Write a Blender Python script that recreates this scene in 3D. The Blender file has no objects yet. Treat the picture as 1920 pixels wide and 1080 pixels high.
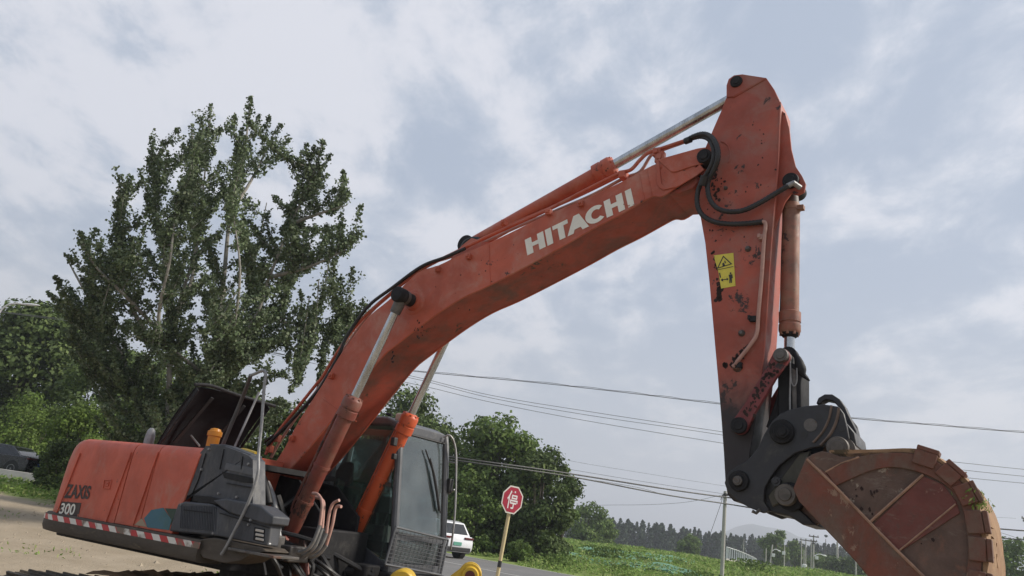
import bpy, bmesh, math, random
import numpy as np
from mathutils import Vector, Matrix
from math import sin, cos, tan, pi, radians, atan, sqrt, exp, atan2
random.seed(7); RNG = np.random.default_rng(7)
SC = bpy.context.scene
COL = SC.collection

# ---------------------------------------------------------------- camera
CAM_H = 1.8; FPX = 1450.0
_sl = 0.132; ROLL = atan(_sl)
PITCH = atan(((995-540) - _sl*(906-960))*cos(ROLL)/FPX)
R0 = Vector((1,0,0)); U0 = Vector((0,-sin(PITCH),cos(PITCH))); F0 = Vector((0,cos(PITCH),sin(PITCH)))
CR = cos(ROLL)*R0 + sin(ROLL)*U0; CU = -sin(ROLL)*R0 + cos(ROLL)*U0
camd = bpy.data.cameras.new('camera'); cam = bpy.data.objects.new('camera', camd); COL.objects.link(cam)
m = Matrix((CR, CU, -F0)).transposed().to_4x4(); m.translation = Vector((0,0,CAM_H)); cam.matrix_world = m
camd.sensor_width = 36.0; camd.lens = 36.0*FPX/1920.0; camd.clip_start = 0.05; camd.clip_end = 20000
SC.camera = cam
def raydir(px, py):
    return (F0*FPX + CR*(px-960) + CU*(540-py)).normalized()

# ---------------------------------------------------------------- sky and sun
SUN_EL, SUN_AZ = radians(36), radians(90)      # azimuth measured from +Y towards +X
world = bpy.data.worlds.new('World'); SC.world = world; world.use_nodes = True
nt = world.node_tree; nt.nodes.clear()
def N(t, nt=nt, **k):
    n = nt.nodes.new(t)
    for a, b in k.items(): setattr(n, a, b)
    return n
def build_world():
    L = nt.links.new
    out = N('ShaderNodeOutputWorld'); bg = N('ShaderNodeBackground'); bg.inputs['Strength'].default_value = 0.1
    L(bg.outputs[0], out.inputs[0])
    sky = N('ShaderNodeTexSky', sky_type='NISHITA'); sky.sun_disc = False
    sky.sun_elevation = SUN_EL; sky.sun_rotation = SUN_AZ; sky.air_density = 1.3; sky.dust_density = 4.0; sky.ozone_density = 1.5
    tc = N('ShaderNodeTexCoord'); sep = N('ShaderNodeSeparateXYZ'); L(tc.outputs['Generated'], sep.inputs[0])
    def mth(op, a, b=None, c=None, clamp=False):
        n = N('ShaderNodeMath', operation=op); n.use_clamp = clamp
        for i, v in enumerate((a, b, c)):
            if v is None: continue
            if isinstance(v, (int, float)): n.inputs[i].default_value = v
            else: L(v, n.inputs[i])
        return n.outputs[0]
    zc = mth('MAXIMUM', sep.outputs[2], 0.0)
    za = mth('ADD', zc, 0.22)
    px_ = mth('DIVIDE', sep.outputs[0], za); py_ = mth('DIVIDE', sep.outputs[1], za)
    cmb = N('ShaderNodeCombineXYZ'); L(px_, cmb.inputs[0]); L(py_, cmb.inputs[1])
    mp = N('ShaderNodeMapping'); L(cmb.outputs[0], mp.inputs[0]); mp.inputs['Rotation'].default_value = (0,0,radians(32)); mp.inputs['Scale'].default_value = (1.0,0.72,1); mp.inputs['Location'].default_value = (3.1,1.7,0)
    n1 = N('ShaderNodeTexNoise'); n1.inputs['Scale'].default_value = 1.5; n1.inputs['Detail'].default_value = 9; n1.inputs['Roughness'].default_value = 0.52; n1.inputs['Distortion'].default_value = 0.35
    L(mp.outputs[0], n1.inputs['Vector'])
    n2 = N('ShaderNodeTexNoise'); n2.inputs['Scale'].default_value = 5.5; n2.inputs['Detail'].default_value = 8; n2.inputs['Roughness'].default_value = 0.66; n2.inputs['Distortion'].default_value = 0.2
    L(mp.outputs[0], n2.inputs['Vector'])
    # wobble the direction so that the big banks have ragged edges
    nz = N('ShaderNodeTexNoise'); nz.inputs['Scale'].default_value = 3.0; nz.inputs['Detail'].default_value = 5; L(tc.outputs['Generated'], nz.inputs['Vector'])
    vs = N('ShaderNodeVectorMath', operation='SUBTRACT'); L(nz.outputs['Color'], vs.inputs[0]); vs.inputs[1].default_value = (.5,.5,.5)
    vm = N('ShaderNodeVectorMath', operation='SCALE'); L(vs.outputs[0], vm.inputs[0]); vm.inputs['Scale'].default_value = 0.16
    va = N('ShaderNodeVectorMath', operation='ADD'); L(tc.outputs['Generated'], va.inputs[0]); L(vm.outputs[0], va.inputs[1])
    vn = N('ShaderNodeVectorMath', operation='NORMALIZE'); L(va.outputs[0], vn.inputs[0]); dirn = vn.outputs[0]
    acc = mth('MULTIPLY_ADD', n1.outputs['Fac'], 1.7, -0.53)
    acc = mth('ADD', acc, mth('MULTIPLY_ADD', n2.outputs['Fac'], 1.5, -0.75))
    for (bx, by, rad, wt) in [(150,200,300,.30),(420,120,260,.16),(660,300,170,.20),(1130,80,260,.26),(1000,300,180,.10),(1750,330,260,.18),
                              (480,40,90,.10),(1560,120,190,-.22),(1850,60,200,-.12),(250,90,60,-.14),(700,100,60,-.16),(840,300,90,-.30),(760,220,80,-.2),(620,330,50,-.1),(1100,230,50,-.15),(1450,60,120,-.22),(1640,470,120,-.10),(1120,650,240,-.08)]:
        d = raydir(bx, by); s = (rad/FPX)**2
        dt = N('ShaderNodeVectorMath', operation='DOT_PRODUCT'); L(dirn, dt.inputs[0]); dt.inputs[1].default_value = d
        e = mth('EXPONENT', mth('MULTIPLY', mth('SUBTRACT', dt.outputs['Value'], 1.0), 1.0/s*1.6))
        acc = mth('MULTIPLY_ADD', e, wt, acc)
    cov = N('ShaderNodeMapRange', interpolation_type='SMOOTHSTEP'); L(acc, cov.inputs['Value'])
    cov.inputs['From Min'].default_value = 0.16; cov.inputs['From Max'].default_value = 0.66
    # thin haze towards the horizon
    hz = N('ShaderNodeMapRange', interpolation_type='SMOOTHSTEP'); L(zc, hz.inputs['Value']); hz.inputs['From Min'].default_value = 0.36; hz.inputs['From Max'].default_value = 0.0
    # cloud brightness (values before the 0.1 strength)
    cr = N('ShaderNodeValToRGB'); L(cov.outputs[0], cr.inputs[0])
    e = cr.color_ramp.elements
    e[0].position = 0.0; e[0].color = (0.35,0.41,0.515,1)
    e[1].position = 1.0; e[1].color = (0.655,0.665,0.72,1)
    x = cr.color_ramp.elements.new(0.5); x.color = (0.47,0.515,0.60,1)
    sc = N('ShaderNodeVectorMath', operation='SCALE'); L(cr.outputs[0], sc.inputs[0]); sc.inputs['Scale'].default_value = 7.6
    skm = N('ShaderNodeMix', data_type='RGBA'); skm.inputs[0].default_value = 0.93   # a thin veil lies over the whole blue sky
    L(sky.outputs[0], skm.inputs[6]); L(sc.outputs[0], skm.inputs[7])
    mx = N('ShaderNodeMix', data_type='RGBA'); L(mth('MULTIPLY', hz.outputs[0], 0.75), mx.inputs[0]); L(skm.outputs[2], mx.inputs[6]); mx.inputs[7].default_value = (3.9,4.1,4.4,1)
    L(mx.outputs[2], bg.inputs['Color'])
build_world()
sun = bpy.data.lights.new('sun', 'SUN'); sun.energy = 3.3; sun.angle = radians(10); sun.color = (1.0,0.93,0.83)
suno = bpy.data.objects.new('sun', sun); COL.objects.link(suno)
sd = Vector((sin(SUN_AZ)*cos(SUN_EL), cos(SUN_AZ)*cos(SUN_EL), sin(SUN_EL)))
suno.rotation_euler = sd.to_track_quat('Z','Y').to_euler()
SC.view_settings.view_transform = 'Standard'; SC.view_settings.look = 'None'; SC.view_settings.exposure = 0.70; SC.view_settings.gamma = 1.0
SC.view_settings.use_curve_mapping = False

# ---------------------------------------------------------------- frames of reference
T35 = radians(35); FW = Vector((cos(T35),-sin(T35),0)); NV = Vector((sin(T35),cos(T35),0)); KC = 6.75; FO = 7.6
MORI = FW*(-FO) + NV*KC            # the machine's origin: ground under its swing centre
CAMP = Vector((0,0,CAM_H))
def at(px, py, o):
    """pixel -> machine coordinates on the upright plane o metres to the machine's right of its boom centre"""
    v = raydir(px, py); X = v*((KC-o)/v.dot(NV)); return Vector((X.dot(FW)+FO, -o, X.z+CAM_H))
def atF(px, py, x):
    v = raydir(px, py); X = v*((x-FO)/v.dot(FW)); return Vector((x, X.dot(NV)-KC, X.z+CAM_H))
def wd(px, py, D):
    v = raydir(px, py); return CAMP + v*(D/v.y)
def S(t): t = max(0.0, min(1.0, t)); return t*t*(3-2*t)

# ---------------------------------------------------------------- helpers
def tag(o, label=None, cat=None, group=None, kind=None):
    if label: o['label'] = label
    if cat: o['category'] = cat
    if group: o['group'] = group
    if kind: o['kind'] = kind
    return o
def empty(name, loc, rz=0, **k):
    o = bpy.data.objects.new(name, None); COL.objects.link(o); o.location = loc; o.rotation_euler = (0,0,rz); o.empty_display_size = .3
    return tag(o, **k)
class MB:
    def __init__(s): s.v = []; s.f = []; s.mi = []; s.cur = 0
    def add(s, vs, fs):
        b = len(s.v); s.v += [tuple(v) for v in vs]; s.f += [tuple(i+b for i in f) for f in fs]; s.mi += [s.cur]*len(fs)
    def box(s, c, h, rot=None):
        vs = [Vector((x*h[0],y*h[1],z*h[2])) for x in (-1,1) for y in (-1,1) for z in (-1,1)]
        if rot is not None: vs = [rot @ v for v in vs]
        c = Vector(c); s.add([v+c for v in vs], [(0,1,3,2),(4,6,7,5),(0,4,5,1),(2,3,7,6),(0,2,6,4),(1,5,7,3)])
    def bar(s, a, b, w, h, up=(0,0,1)):
        a = Vector(a); b = Vector(b); d = b-a; L = d.length; x = d.normalized(); y = Vector(up).cross(x)
        if y.length < 1e-4: y = Vector((0,1,0)).cross(x)
        y.normalize(); z = x.cross(y)
        s.box((a+b)/2, (L/2,w/2,h/2), Matrix((x,y,z)).transposed())
    def prism(s, pts, d):
        """polygon of 3-D points swept by vector d"""
        n = len(pts); d = Vector(d); P = [Vector(p) for p in pts]
        s.add(P+[p+d for p in P], [tuple(range(n)), tuple(range(2*n-1, n-1, -1))]+[(i, i+n, (i+1) % n+n, (i+1) % n) for i in range(n)])
    def tube(s, pts, r, seg=8, caps=True, rib=0):
        P = [Vector(p) for p in pts]; n = len(P); rs = r if hasattr(r, '__len__') else [r]*n
        t = (P[1]-P[0]).normalized(); u = t.orthogonal().normalized(); vs = []; fs = []
        for i in range(n):
            t2 = ((P[min(i+1,n-1)]-P[max(i-1,0)])).normalized() if n > 1 else t
            q = t.rotation_difference(t2); u = (q @ u); u = (u - t2*u.dot(t2)).normalized(); t = t2; w = t.cross(u)
            rr = rs[i]
            for k in range(seg):
                a = 2*pi*k/seg; vs.append(P[i]+u*cos(a)*rr+w*sin(a)*rr)
        for i in range(n-1):
            for k in range(seg):
                a = i*seg+k; b = i*seg+(k+1) % seg; fs.append((a, b, b+seg, a+seg))
        if caps: fs.append(tuple(range(seg))[::-1]); fs.append(tuple(range((n-1)*seg, n*seg)))
        s.add(vs, fs)
    def lathe(s, a, b, prof, seg=24):
        """profile [(t,r)...] turned about the axis a->b (t in metres from a)"""
        a = Vector(a); d = (Vector(b)-a).normalized(); u = d.orthogonal().normalized(); w = d.cross(u); vs = []; fs = []
        for (t, r) in prof:
            for k in range(seg):
                an = 2*pi*k/seg; vs.append(a+d*t+(u*cos(an)+w*sin(an))*max(r,1e-4))
        n = len(prof)
        for i in range(n-1):
            for k in range(seg):
                p = i*seg+k; q = i*seg+(k+1) % seg; fs.append((p,q,q+seg,p+seg))
        fs.append(tuple(range(seg))[::-1]); fs.append(tuple(range((n-1)*seg,n*seg)))
        s.add(vs, fs)
    def cyl(s, a, b, r, seg=20):
        s.lathe(a, b, [(0,r),((Vector(b)-Vector(a)).length,r)], seg)
    def build(s, name, mat, parent=None, bevel=0, smooth=True, seg=2, ang=35, **k):
        me = bpy.data.meshes.new(name); me.from_pydata(s.v, [], s.f)
        mats = mat if isinstance(mat, (list,tuple)) else [mat]
        for x in mats: me.materials.append(x)
        if len(mats) > 1: me.polygons.foreach_set('material_index', s.mi)
        bm = bmesh.new(); bm.from_mesh(me); bmesh.ops.recalc_face_normals(bm, faces=bm.faces); bm.to_mesh(me); bm.free()
        if smooth:
            me.polygons.foreach_set('use_smooth', [True]*len(me.polygons)); me.set_sharp_from_angle(angle=radians(ang))
        me.update()
        o = bpy.data.objects.new(name, me); COL.objects.link(o)
        if parent: o.parent = parent
        if bevel:
            b = o.modifiers.new('bevel', 'BEVEL'); b.width = bevel; b.segments = seg; b.limit_method = 'ANGLE'; b.angle_limit = radians(35)
        return tag(o, **k)
def cr_spline(pts, n=6):
    P = [Vector(p) for p in pts]; out = []
    for i in range(len(P)-1):
        p0 = P[max(i-1,0)]; p1 = P[i]; p2 = P[i+1]; p3 = P[min(i+2,len(P)-1)]
        for k in range(n):
            t = k/n; out.append(.5*((2*p1)+(p2-p0)*t+(2*p0-5*p1+4*p2-p3)*t*t+(3*p1-p0-3*p2+p3)*t**3))
    out.append(P[-1]); return out

# ---------------------------------------------------------------- materials
def mat(name, base, rough=.6, metal=0.0, var=0.0, vscale=3.0, dirt=None, dirt_amt=0.0, dirt_scale=4.0, rust=None, rust_amt=0.0, rust_scale=9.0,
        bump=0.0, bscale=30.0, spec=.5, col2=None, grad=None, coat=0.0, stretch=(1,1,1), scratch=None):
    """procedural weathered surface. grad=(axis,lo,hi,colour): a soiled zone between two heights with a ragged edge"""
    M = bpy.data.materials.new(name); M.use_nodes = True; t = M.node_tree; L = t.links.new
    b = t.nodes['Principled BSDF']; b.inputs['Metallic'].default_value = metal
    b.inputs['Specular IOR Level'].default_value = spec; b.inputs['Coat Weight'].default_value = coat
    tc = t.nodes.new('ShaderNodeTexCoord'); mp = t.nodes.new('ShaderNodeMapping'); L(tc.outputs['Object'], mp.inputs[0]); mp.inputs['Scale'].default_value = stretch
    def noise(sc, det=6, ro=.6, dist=0):
        n = t.nodes.new('ShaderNodeTexNoise'); n.inputs['Scale'].default_value = sc; n.inputs['Detail'].default_value = det; n.inputs['Roughness'].default_value = ro; n.inputs['Distortion'].default_value = dist
        L(mp.outputs[0], n.inputs['Vector']); return n.outputs['Fac']
    def ramp(src, lo, hi):
        n = t.nodes.new('ShaderNodeMapRange'); n.interpolation_type = 'SMOOTHSTEP'; L(src, n.inputs[0]); n.inputs[1].default_value = lo; n.inputs[2].default_value = hi; return n.outputs[0]
    def mix(fac, a, c):
        n = t.nodes.new('ShaderNodeMix'); n.data_type = 'RGBA'
        if isinstance(fac, float): n.inputs[0].default_value = fac
        else: L(fac, n.inputs[0])
        for i, q in ((6,a),(7,c)):
            if isinstance(q, tuple): n.inputs[i].default_value = (*q,1)
            else: L(q, n.inputs[i])
        return n.outputs[2]
    c = tuple(base); rg = None
    if var or col2:
        c2 = tuple(col2) if col2 else tuple(x*(1-var) for x in base)
        c = mix(ramp(noise(vscale, 7, .65, .3), .3, .7), c, c2)
    if dirt and dirt_amt:
        f = ramp(noise(dirt_scale, 8, .7, .4), .75-dirt_amt*.5, .95-dirt_amt*.35); c = mix(f, c, tuple(dirt)); rg = f
    if grad:
        ax, lo, hi, gc = grad
        sp = t.nodes.new('ShaderNodeSeparateXYZ'); L(tc.outputs['Object'], sp.inputs[0])
        ad = t.nodes.new('ShaderNodeMath'); ad.operation = 'MULTIPLY_ADD'; L(noise(3.0, 8, .7, .5), ad.inputs[0]); ad.inputs[1].default_value = abs(hi-lo)*1.6; L(sp.outputs[ax], ad.inputs[2])
        off = abs(hi-lo)*.8
        c = mix(ramp(ad.outputs[0], hi+off, lo+off) if False else ramp(ad.outputs[0], lo+off, hi+off), tuple(gc), c)
    if scratch:
        mp2 = t.nodes.new('ShaderNodeMapping'); L(tc.outputs['Object'], mp2.inputs[0]); mp2.inputs['Rotation'].default_value = (0,radians(38),0); mp2.inputs['Scale'].default_value = (2.6,6,7)
        ns = t.nodes.new('ShaderNodeTexNoise'); ns.inputs['Scale'].default_value = 2.2; ns.inputs['Detail'].default_value = 9; ns.inputs['Roughness'].default_value = .75; L(mp2.outputs[0], ns.inputs['Vector'])
        c = mix(ramp(ns.outputs['Fac'], .54, .68), c, tuple(scratch))
        c = mix(ramp(noise(16, 10, .8), .52, .72), c, tuple(x*.55 for x in scratch))
    if rust and rust_amt:
        big = noise(rust_scale*.3, 4, .6, .6); sm = noise(rust_scale, 9, .75, .5)
        mu = t.nodes.new('ShaderNodeMath'); mu.operation = 'MULTIPLY'; L(big, mu.inputs[0]); L(sm, mu.inputs[1])
        th = .40-rust_amt*.16
        f = ramp(mu.outputs[0], th, th+.03); c = mix(f, c, tuple(rust))
    if isinstance(c, tuple): b.inputs['Base Color'].default_value = (*c,1)
    else: L(c, b.inputs['Base Color'])
    r = t.nodes.new('ShaderNodeMapRange'); L(noise(vscale*4, 6, .7), r.inputs[0]); r.inputs[1].default_value = .3; r.inputs[2].default_value = .7
    r.inputs[3].default_value = max(.03, rough-.1); r.inputs[4].default_value = min(1, rough+.12); L(r.outputs[0], b.inputs['Roughness'])
    if bump:
        bp = t.nodes.new('ShaderNodeBump'); bp.inputs['Distance'].default_value = bump; bp.inputs['Strength'].default_value = .6; L(noise(bscale, 6, .65), bp.inputs['Height']); L(bp.outputs[0], b.inputs['Normal'])
    return M
ORANGE = (0.48,0.098,0.048)
M_or = mat('boom_paint', ORANGE, .55, var=.34, vscale=1.6, dirt=(.40,.17,.12), dirt_amt=.62, dirt_scale=2.6, rust=(.035,.018,.012), rust_amt=.17, rust_scale=14, bump=.002, bscale=14)
M_arm = mat('arm_paint', (.38,.078,.044), .56, var=.35, vscale=2.0, dirt=(.27,.11,.08), dirt_amt=.62, dirt_scale=3, rust=(.03,.015,.012), rust_amt=.40, rust_scale=9, bump=.002, bscale=14,
            grad=(2, 3.0, 3.5, (.022,.017,.018)))
M_under_shade = mat('shaded_underside_paint', (.33,.055,.03), .6, var=.3, vscale=1.5, dirt=(.12,.045,.03), dirt_amt=.75, dirt_scale=2.0, rust=(.035,.03,.018), rust_amt=.3, rust_scale=6, bump=.002)  # shade under the boom put into a darker orange and heavier dirt
M_cyl_or = mat('bright_cylinder_paint', (.52,.09,.028), .42, var=.12, vscale=2.0, rust=(.03,.02,.015), rust_amt=.42, rust_scale=12, dirt=(.3,.08,.04), dirt_amt=.3)
M_cyl_dk = mat('worn_cylinder_paint', (.22,.048,.032), .6, var=.45, vscale=3.5, rust=(.04,.022,.018), rust_amt=.75, rust_scale=8, dirt=(.17,.08,.055), dirt_amt=.8, dirt_scale=2.5, bump=.002)
M_cyl_ochre = mat('mud_washed_cylinder_paint', (.26,.085,.055), .65, var=.4, vscale=3.5, col2=(.24,.16,.10), dirt=(.13,.07,.05), dirt_amt=.7, dirt_scale=5, rust=(.04,.022,.018), rust_amt=.4, rust_scale=10, bump=.002)
M_house = mat('counterweight_paint', (.54,.105,.056), .55, var=.28, vscale=2.2, dirt=(.40,.17,.12), dirt_amt=.5, dirt_scale=2.4, stretch=(1.1,1.1,.85), rust=(.06,.035,.025), rust_amt=.12, rust_scale=12, bump=.0025, bscale=9)
M_grey = mat('charcoal_panel_paint', (.058,.062,.072), .6, var=.4, vscale=3, dirt=(.13,.125,.115), dirt_amt=.5, dirt_scale=3.2, bump=.002, stretch=(1.6,1,.55))
M_cab = mat('cab_frame_paint', (.085,.09,.10), .5, var=.3, vscale=3, dirt=(.22,.215,.205), dirt_amt=.45, dirt_scale=4, bump=.001)
M_black = mat('grease_black_steel', (.018,.018,.020), .7, spec=.25, var=.4, vscale=4, dirt=(.055,.052,.05), dirt_amt=.5, dirt_scale=4, bump=.002)
M_coup = mat('coupler_paint', (.024,.025,.029), .5, var=.3, vscale=4, dirt=(.075,.068,.058), dirt_amt=.4, dirt_scale=4, bump=.002)
M_worn = mat('worn_steel', (.13,.12,.11), .5, .3, var=.5, vscale=8, rust=(.10,.055,.04), rust_amt=.6, rust_scale=6, bump=.003)
M_rub = mat('hose_rubber', (.018,.018,.019), .55, var=.3, vscale=12, dirt=(.07,.06,.05), dirt_amt=.4, dirt_scale=7)
M_chrome = mat('rod_chrome', (.55,.57,.58), .22, .9, var=.35, vscale=3, dirt=(.25,.23,.20), dirt_amt=.4, dirt_scale=5, stretch=(3,3,.5))
M_galv = mat('scuffed_rail_paint', (.30,.30,.30), .5, .3, var=.4, vscale=8, dirt=(.16,.14,.12), dirt_amt=.4)
M_buck = mat('bucket_paint', scratch=(.15,.085,.058), base=(.175,.052,.03), rough=.72, var=.5, vscale=3.4, dirt=(.13,.09,.065), dirt_amt=.75, dirt_scale=3.4, stretch=(1,1,.6), rust=(.24,.15,.10), rust_amt=.35, rust_scale=12, bump=.003, bscale=18)
M_buck_lt = mat('bucket_worn_panel', scratch=(.15,.115,.09), base=(.125,.075,.055), rough=.7, var=.4, vscale=4, dirt=(.20,.085,.05), dirt_amt=.5, dirt_scale=5, rust=(.26,.21,.16), rust_amt=.35, rust_scale=12, bump=.003)
M_buckred = mat('bucket_side_panel', scratch=(.15,.085,.06), base=(.15,.038,.027), rough=.62, var=.3, vscale=3, dirt=(.14,.08,.06), dirt_amt=.45, dirt_scale=4, rust=(.24,.13,.09), rust_amt=.3, rust_scale=14, bump=.002)
M_clay = mat('dried_clay', (.34,.21,.115), .9, var=.35, vscale=5, dirt=(.26,.14,.075), dirt_amt=.6, dirt_scale=4, rust=(.07,.05,.025), rust_amt=.45, rust_scale=7, bump=.02, bscale=9)
M_weld = mat('ground_weld_edge', (.36,.21,.135), .6, var=.4, vscale=12)
M_white = mat('lettering_white', (.74,.72,.64), .6, var=.12, vscale=6, rust=(.35,.12,.07), rust_amt=.28, rust_scale=14)
M_rail = mat('pipe_paint', (.46,.26,.21), .6, var=.3, vscale=6, dirt=(.25,.18,.14), dirt_amt=.5)
M_mudbeam = mat('muddy_skirt', (.075,.06,.045), .75, var=.4, vscale=3, dirt=(.20,.155,.105), dirt_amt=.5, dirt_scale=3, rust=(.25,.18,.09), rust_amt=.3, rust_scale=6, bump=.006, bscale=10, stretch=(.5,1,2))
M_yel = mat('yellow_paint', (.62,.40,.03), .45, var=.2, vscale=5, rust=(.1,.06,.03), rust_amt=.25)
M_decal = mat('decal_yellow', (.66,.56,.07), .5, var=.15, vscale=8, rust=(.30,.16,.05), rust_amt=.42, rust_scale=14)
M_ink = mat('print_black', (.02,.02,.02), .5)
M_worntext = mat('worn_lettering', (.035,.022,.02), .55, rust=(.40,.12,.07), rust_amt=.6, rust_scale=16)
M_rubbertrack = mat('track_steel', (.05,.045,.038), .7, var=.4, vscale=6, dirt=(.24,.18,.11), dirt_amt=.65, dirt_scale=3, bump=.01, bscale=12)
M_concrete = mat('pole_concrete', (.46,.44,.41), .8, var=.2, vscale=2, bump=.002)
M_cable = mat('cable_sheath', (.03,.03,.032), .6)
M_cablegrey = mat('bare_cable', (.12,.12,.125), .5)
M_lampw = mat('lamp_paint', (.72,.73,.74), .4, var=.1)
M_dirt = None
def glass(name, tint, refl, dirtc=(.3,.3,.3), dirt=.15):
    M = bpy.data.materials.new(name); M.use_nodes = True; t = M.node_tree; L = t.links.new; t.nodes.clear()
    o = t.nodes.new('ShaderNodeOutputMaterial'); tr = t.nodes.new('ShaderNodeBsdfTransparent'); tr.inputs[0].default_value = (*tint,1)
    gl = t.nodes.new('ShaderNodeBsdfGlossy'); gl.inputs['Roughness'].default_value = .03; gl.inputs[0].default_value = (.9,.93,.95,1)
    df = t.nodes.new('ShaderNodeBsdfDiffuse'); df.inputs[0].default_value = (*dirtc,1)
    lw = t.nodes.new('ShaderNodeLayerWeight'); lw.inputs['Blend'].default_value = refl
    nz = t.nodes.new('ShaderNodeTexNoise'); nz.inputs['Scale'].default_value = 2.5; nz.inputs['Detail'].default_value = 7
    tc = t.nodes.new('ShaderNodeTexCoord'); L(tc.outputs['Object'], nz.inputs['Vector'])
    mr = t.nodes.new('ShaderNodeMapRange'); L(nz.outputs['Fac'], mr.inputs[0]); mr.inputs[1].default_value = .35; mr.inputs[2].default_value = .75; mr.inputs[3].default_value = dirt*.5; mr.inputs[4].default_value = dirt*1.6
    m1 = t.nodes.new('ShaderNodeMixShader'); L(lw.outputs['Facing'], m1.inputs[0]); L(tr.outputs[0], m1.inputs[1]); L(gl.outputs[0], m1.inputs[2])
    # Facing is 0 head-on: lift it so that there is always some mirror
    ad = t.nodes.new('ShaderNodeMath'); ad.operation = 'MULTIPLY_ADD'; L(lw.outputs['Facing'], ad.inputs[0]); ad.inputs[1].default_value = .6; ad.inputs[2].default_value = refl*.6; ad.use_clamp = True; L(ad.outputs[0], m1.inputs[0])
    m2 = t.nodes.new('ShaderNodeMixShader'); L(mr.outputs[0], m2.inputs[0]); L(m1.outputs[0], m2.inputs[1]); L(df.outputs[0], m2.inputs[2]); L(m2.outputs[0], o.inputs[0])
    return M
M_glass = glass('cab_glass', (.50,.58,.57), .12, (.26,.29,.30), .16)
M_glass_dk = glass('cab_side_glass', (.5,.58,.55), .10, (.25,.27,.27), .10)
M_carglass = mat('car_glass', (.012,.014,.016), .06, spec=.8)

def leaf_mat(name, cols, trans=.25, rough=.65):
    M = bpy.data.materials.new(name); M.use_nodes = True; t = M.node_tree; L = t.links.new; t.nodes.clear()
    o = t.nodes.new('ShaderNodeOutputMaterial'); g = t.nodes.new('ShaderNodeNewGeometry'); r = t.nodes.new('ShaderNodeValToRGB')
    L(g.outputs['Random Per Island'], r.inputs[0])
    el = r.color_ramp.elements
    for i, c in enumerate(cols):
        p = i/(len(cols)-1)
        if i == 0: e = el[0]; e.position = 0
        elif i == len(cols)-1: e = el[-1]; e.position = 1
        else: e = el.new(p)
        e.color = (*c,1)
    tc = t.nodes.new('ShaderNodeTexCoord'); nz = t.nodes.new('ShaderNodeTexNoise'); nz.inputs['Scale'].default_value = .7; nz.inputs['Detail'].default_value = 3; L(tc.outputs['Object'], nz.inputs['Vector'])
    hs = t.nodes.new('ShaderNodeHueSaturation'); L(r.outputs[0], hs.inputs['Color'])
    mr = t.nodes.new('ShaderNodeMapRange'); L(nz.outputs['Fac'], mr.inputs[0]); mr.inputs[1].default_value = .3; mr.inputs[2].default_value = .7; mr.inputs[3].default_value = .7; mr.inputs[4].default_value = 1.35; L(mr.outputs[0], hs.inputs['Value'])
    d = t.nodes.new('ShaderNodeBsdfPrincipled'); d.inputs['Roughness'].default_value = rough; d.inputs['Specular IOR Level'].default_value = .18; L(hs.outputs[0], d.inputs['Base Color'])
    tl = t.nodes.new('ShaderNodeBsdfTranslucent'); L(hs.outputs[0], tl.inputs[0])
    mx = t.nodes.new('ShaderNodeMixShader'); mx.inputs[0].default_value = trans; L(d.outputs[0], mx.inputs[1]); L(tl.outputs[0], mx.inputs[2]); L(mx.outputs[0], o.inputs[0])
    return M
M_poplar = leaf_mat('poplar_leaves', [(0.084, 0.1174, 0.0576), (0.126, 0.1669, 0.078), (0.0696, 0.0989, 0.0528), (0.228, 0.2657, 0.168)], .2)
M_dark = leaf_mat('dark_leaves', [(0.0624, 0.0937, 0.0312), (0.1014, 0.1446, 0.0442), (0.052, 0.0777, 0.0299), (0.1495, 0.1942, 0.0598)], .22)
M_mid = leaf_mat('mid_leaves', [(0.0875, 0.1416, 0.035), (0.1438, 0.2124, 0.05), (0.0688, 0.1094, 0.0312), (0.2, 0.2639, 0.075)], .25)
M_light = leaf_mat('light_leaves', [(0.1045, 0.1615, 0.0333), (0.1425, 0.2104, 0.0427), (0.076, 0.1174, 0.0285), (0.1805, 0.2446, 0.057)], .3)
M_far = leaf_mat('far_leaves', [(0.0385, 0.0623, 0.033), (0.055, 0.085, 0.044), (0.033, 0.051, 0.033)], .1)
M_grassl = leaf_mat('grass_blades', [(.15,.24,.05),(.22,.32,.07),(.11,.19,.045),(.32,.35,.13),(.17,.29,.06)], .3, .7)
M_bark = mat('pale_bark', (.27,.255,.22), .8, var=.35, vscale=4, dirt=(.16,.14,.11), dirt_amt=.4, bump=.01, bscale=12, stretch=(1,1,.4))
M_barkd = mat('dark_bark', (.12,.10,.075), .85, var=.3, vscale=4, bump=.01, bscale=10)
# ================================================================ terrain, road, hills
def edge_e(x, y):
    e1 = ((x+2.5)*8+(y-45)*6.2)/10.12
    return min(e1, y-46.0-0*x) if x < 2 else e1
def hgt(x, y):
    z = .4*S((y-15)/13) - .25*(1-S((sqrt((x+2.4)**2+(y-9.9)**2)-5)/5))
    z += min(1.9, .046*max(0, -3.0-x))*S((y-18)/22)
    e = edge_e(x, y)
    z += (1.35*S(e/45) + .18*sin(x*.21+1)*sin(y*.17)*S(e/15)) * (1 if x > -6 else S((x+26)/20))
    return z*S((400-abs(x))/200) + 1.5*S((y-60)/200)*(1-S((400-abs(x))/200))
def axis(lo, hi, fine_lo, fine_hi, step, growth):
    a = list(np.arange(fine_lo, fine_hi+1e-6, step)); s = step; x = fine_hi
    while x < hi: s *= growth; x += s; a.append(min(x, hi))
    s = step; x = fine_lo; b = []
    while x > lo: s *= growth; x -= s; b.append(max(x, lo))
    return b[::-1]+a
xs = axis(-6000, 6000, -45, 40, 1.0, 1.13); ys = axis(-1500, 6500, -4, 95, 1.0, 1.12)
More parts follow.
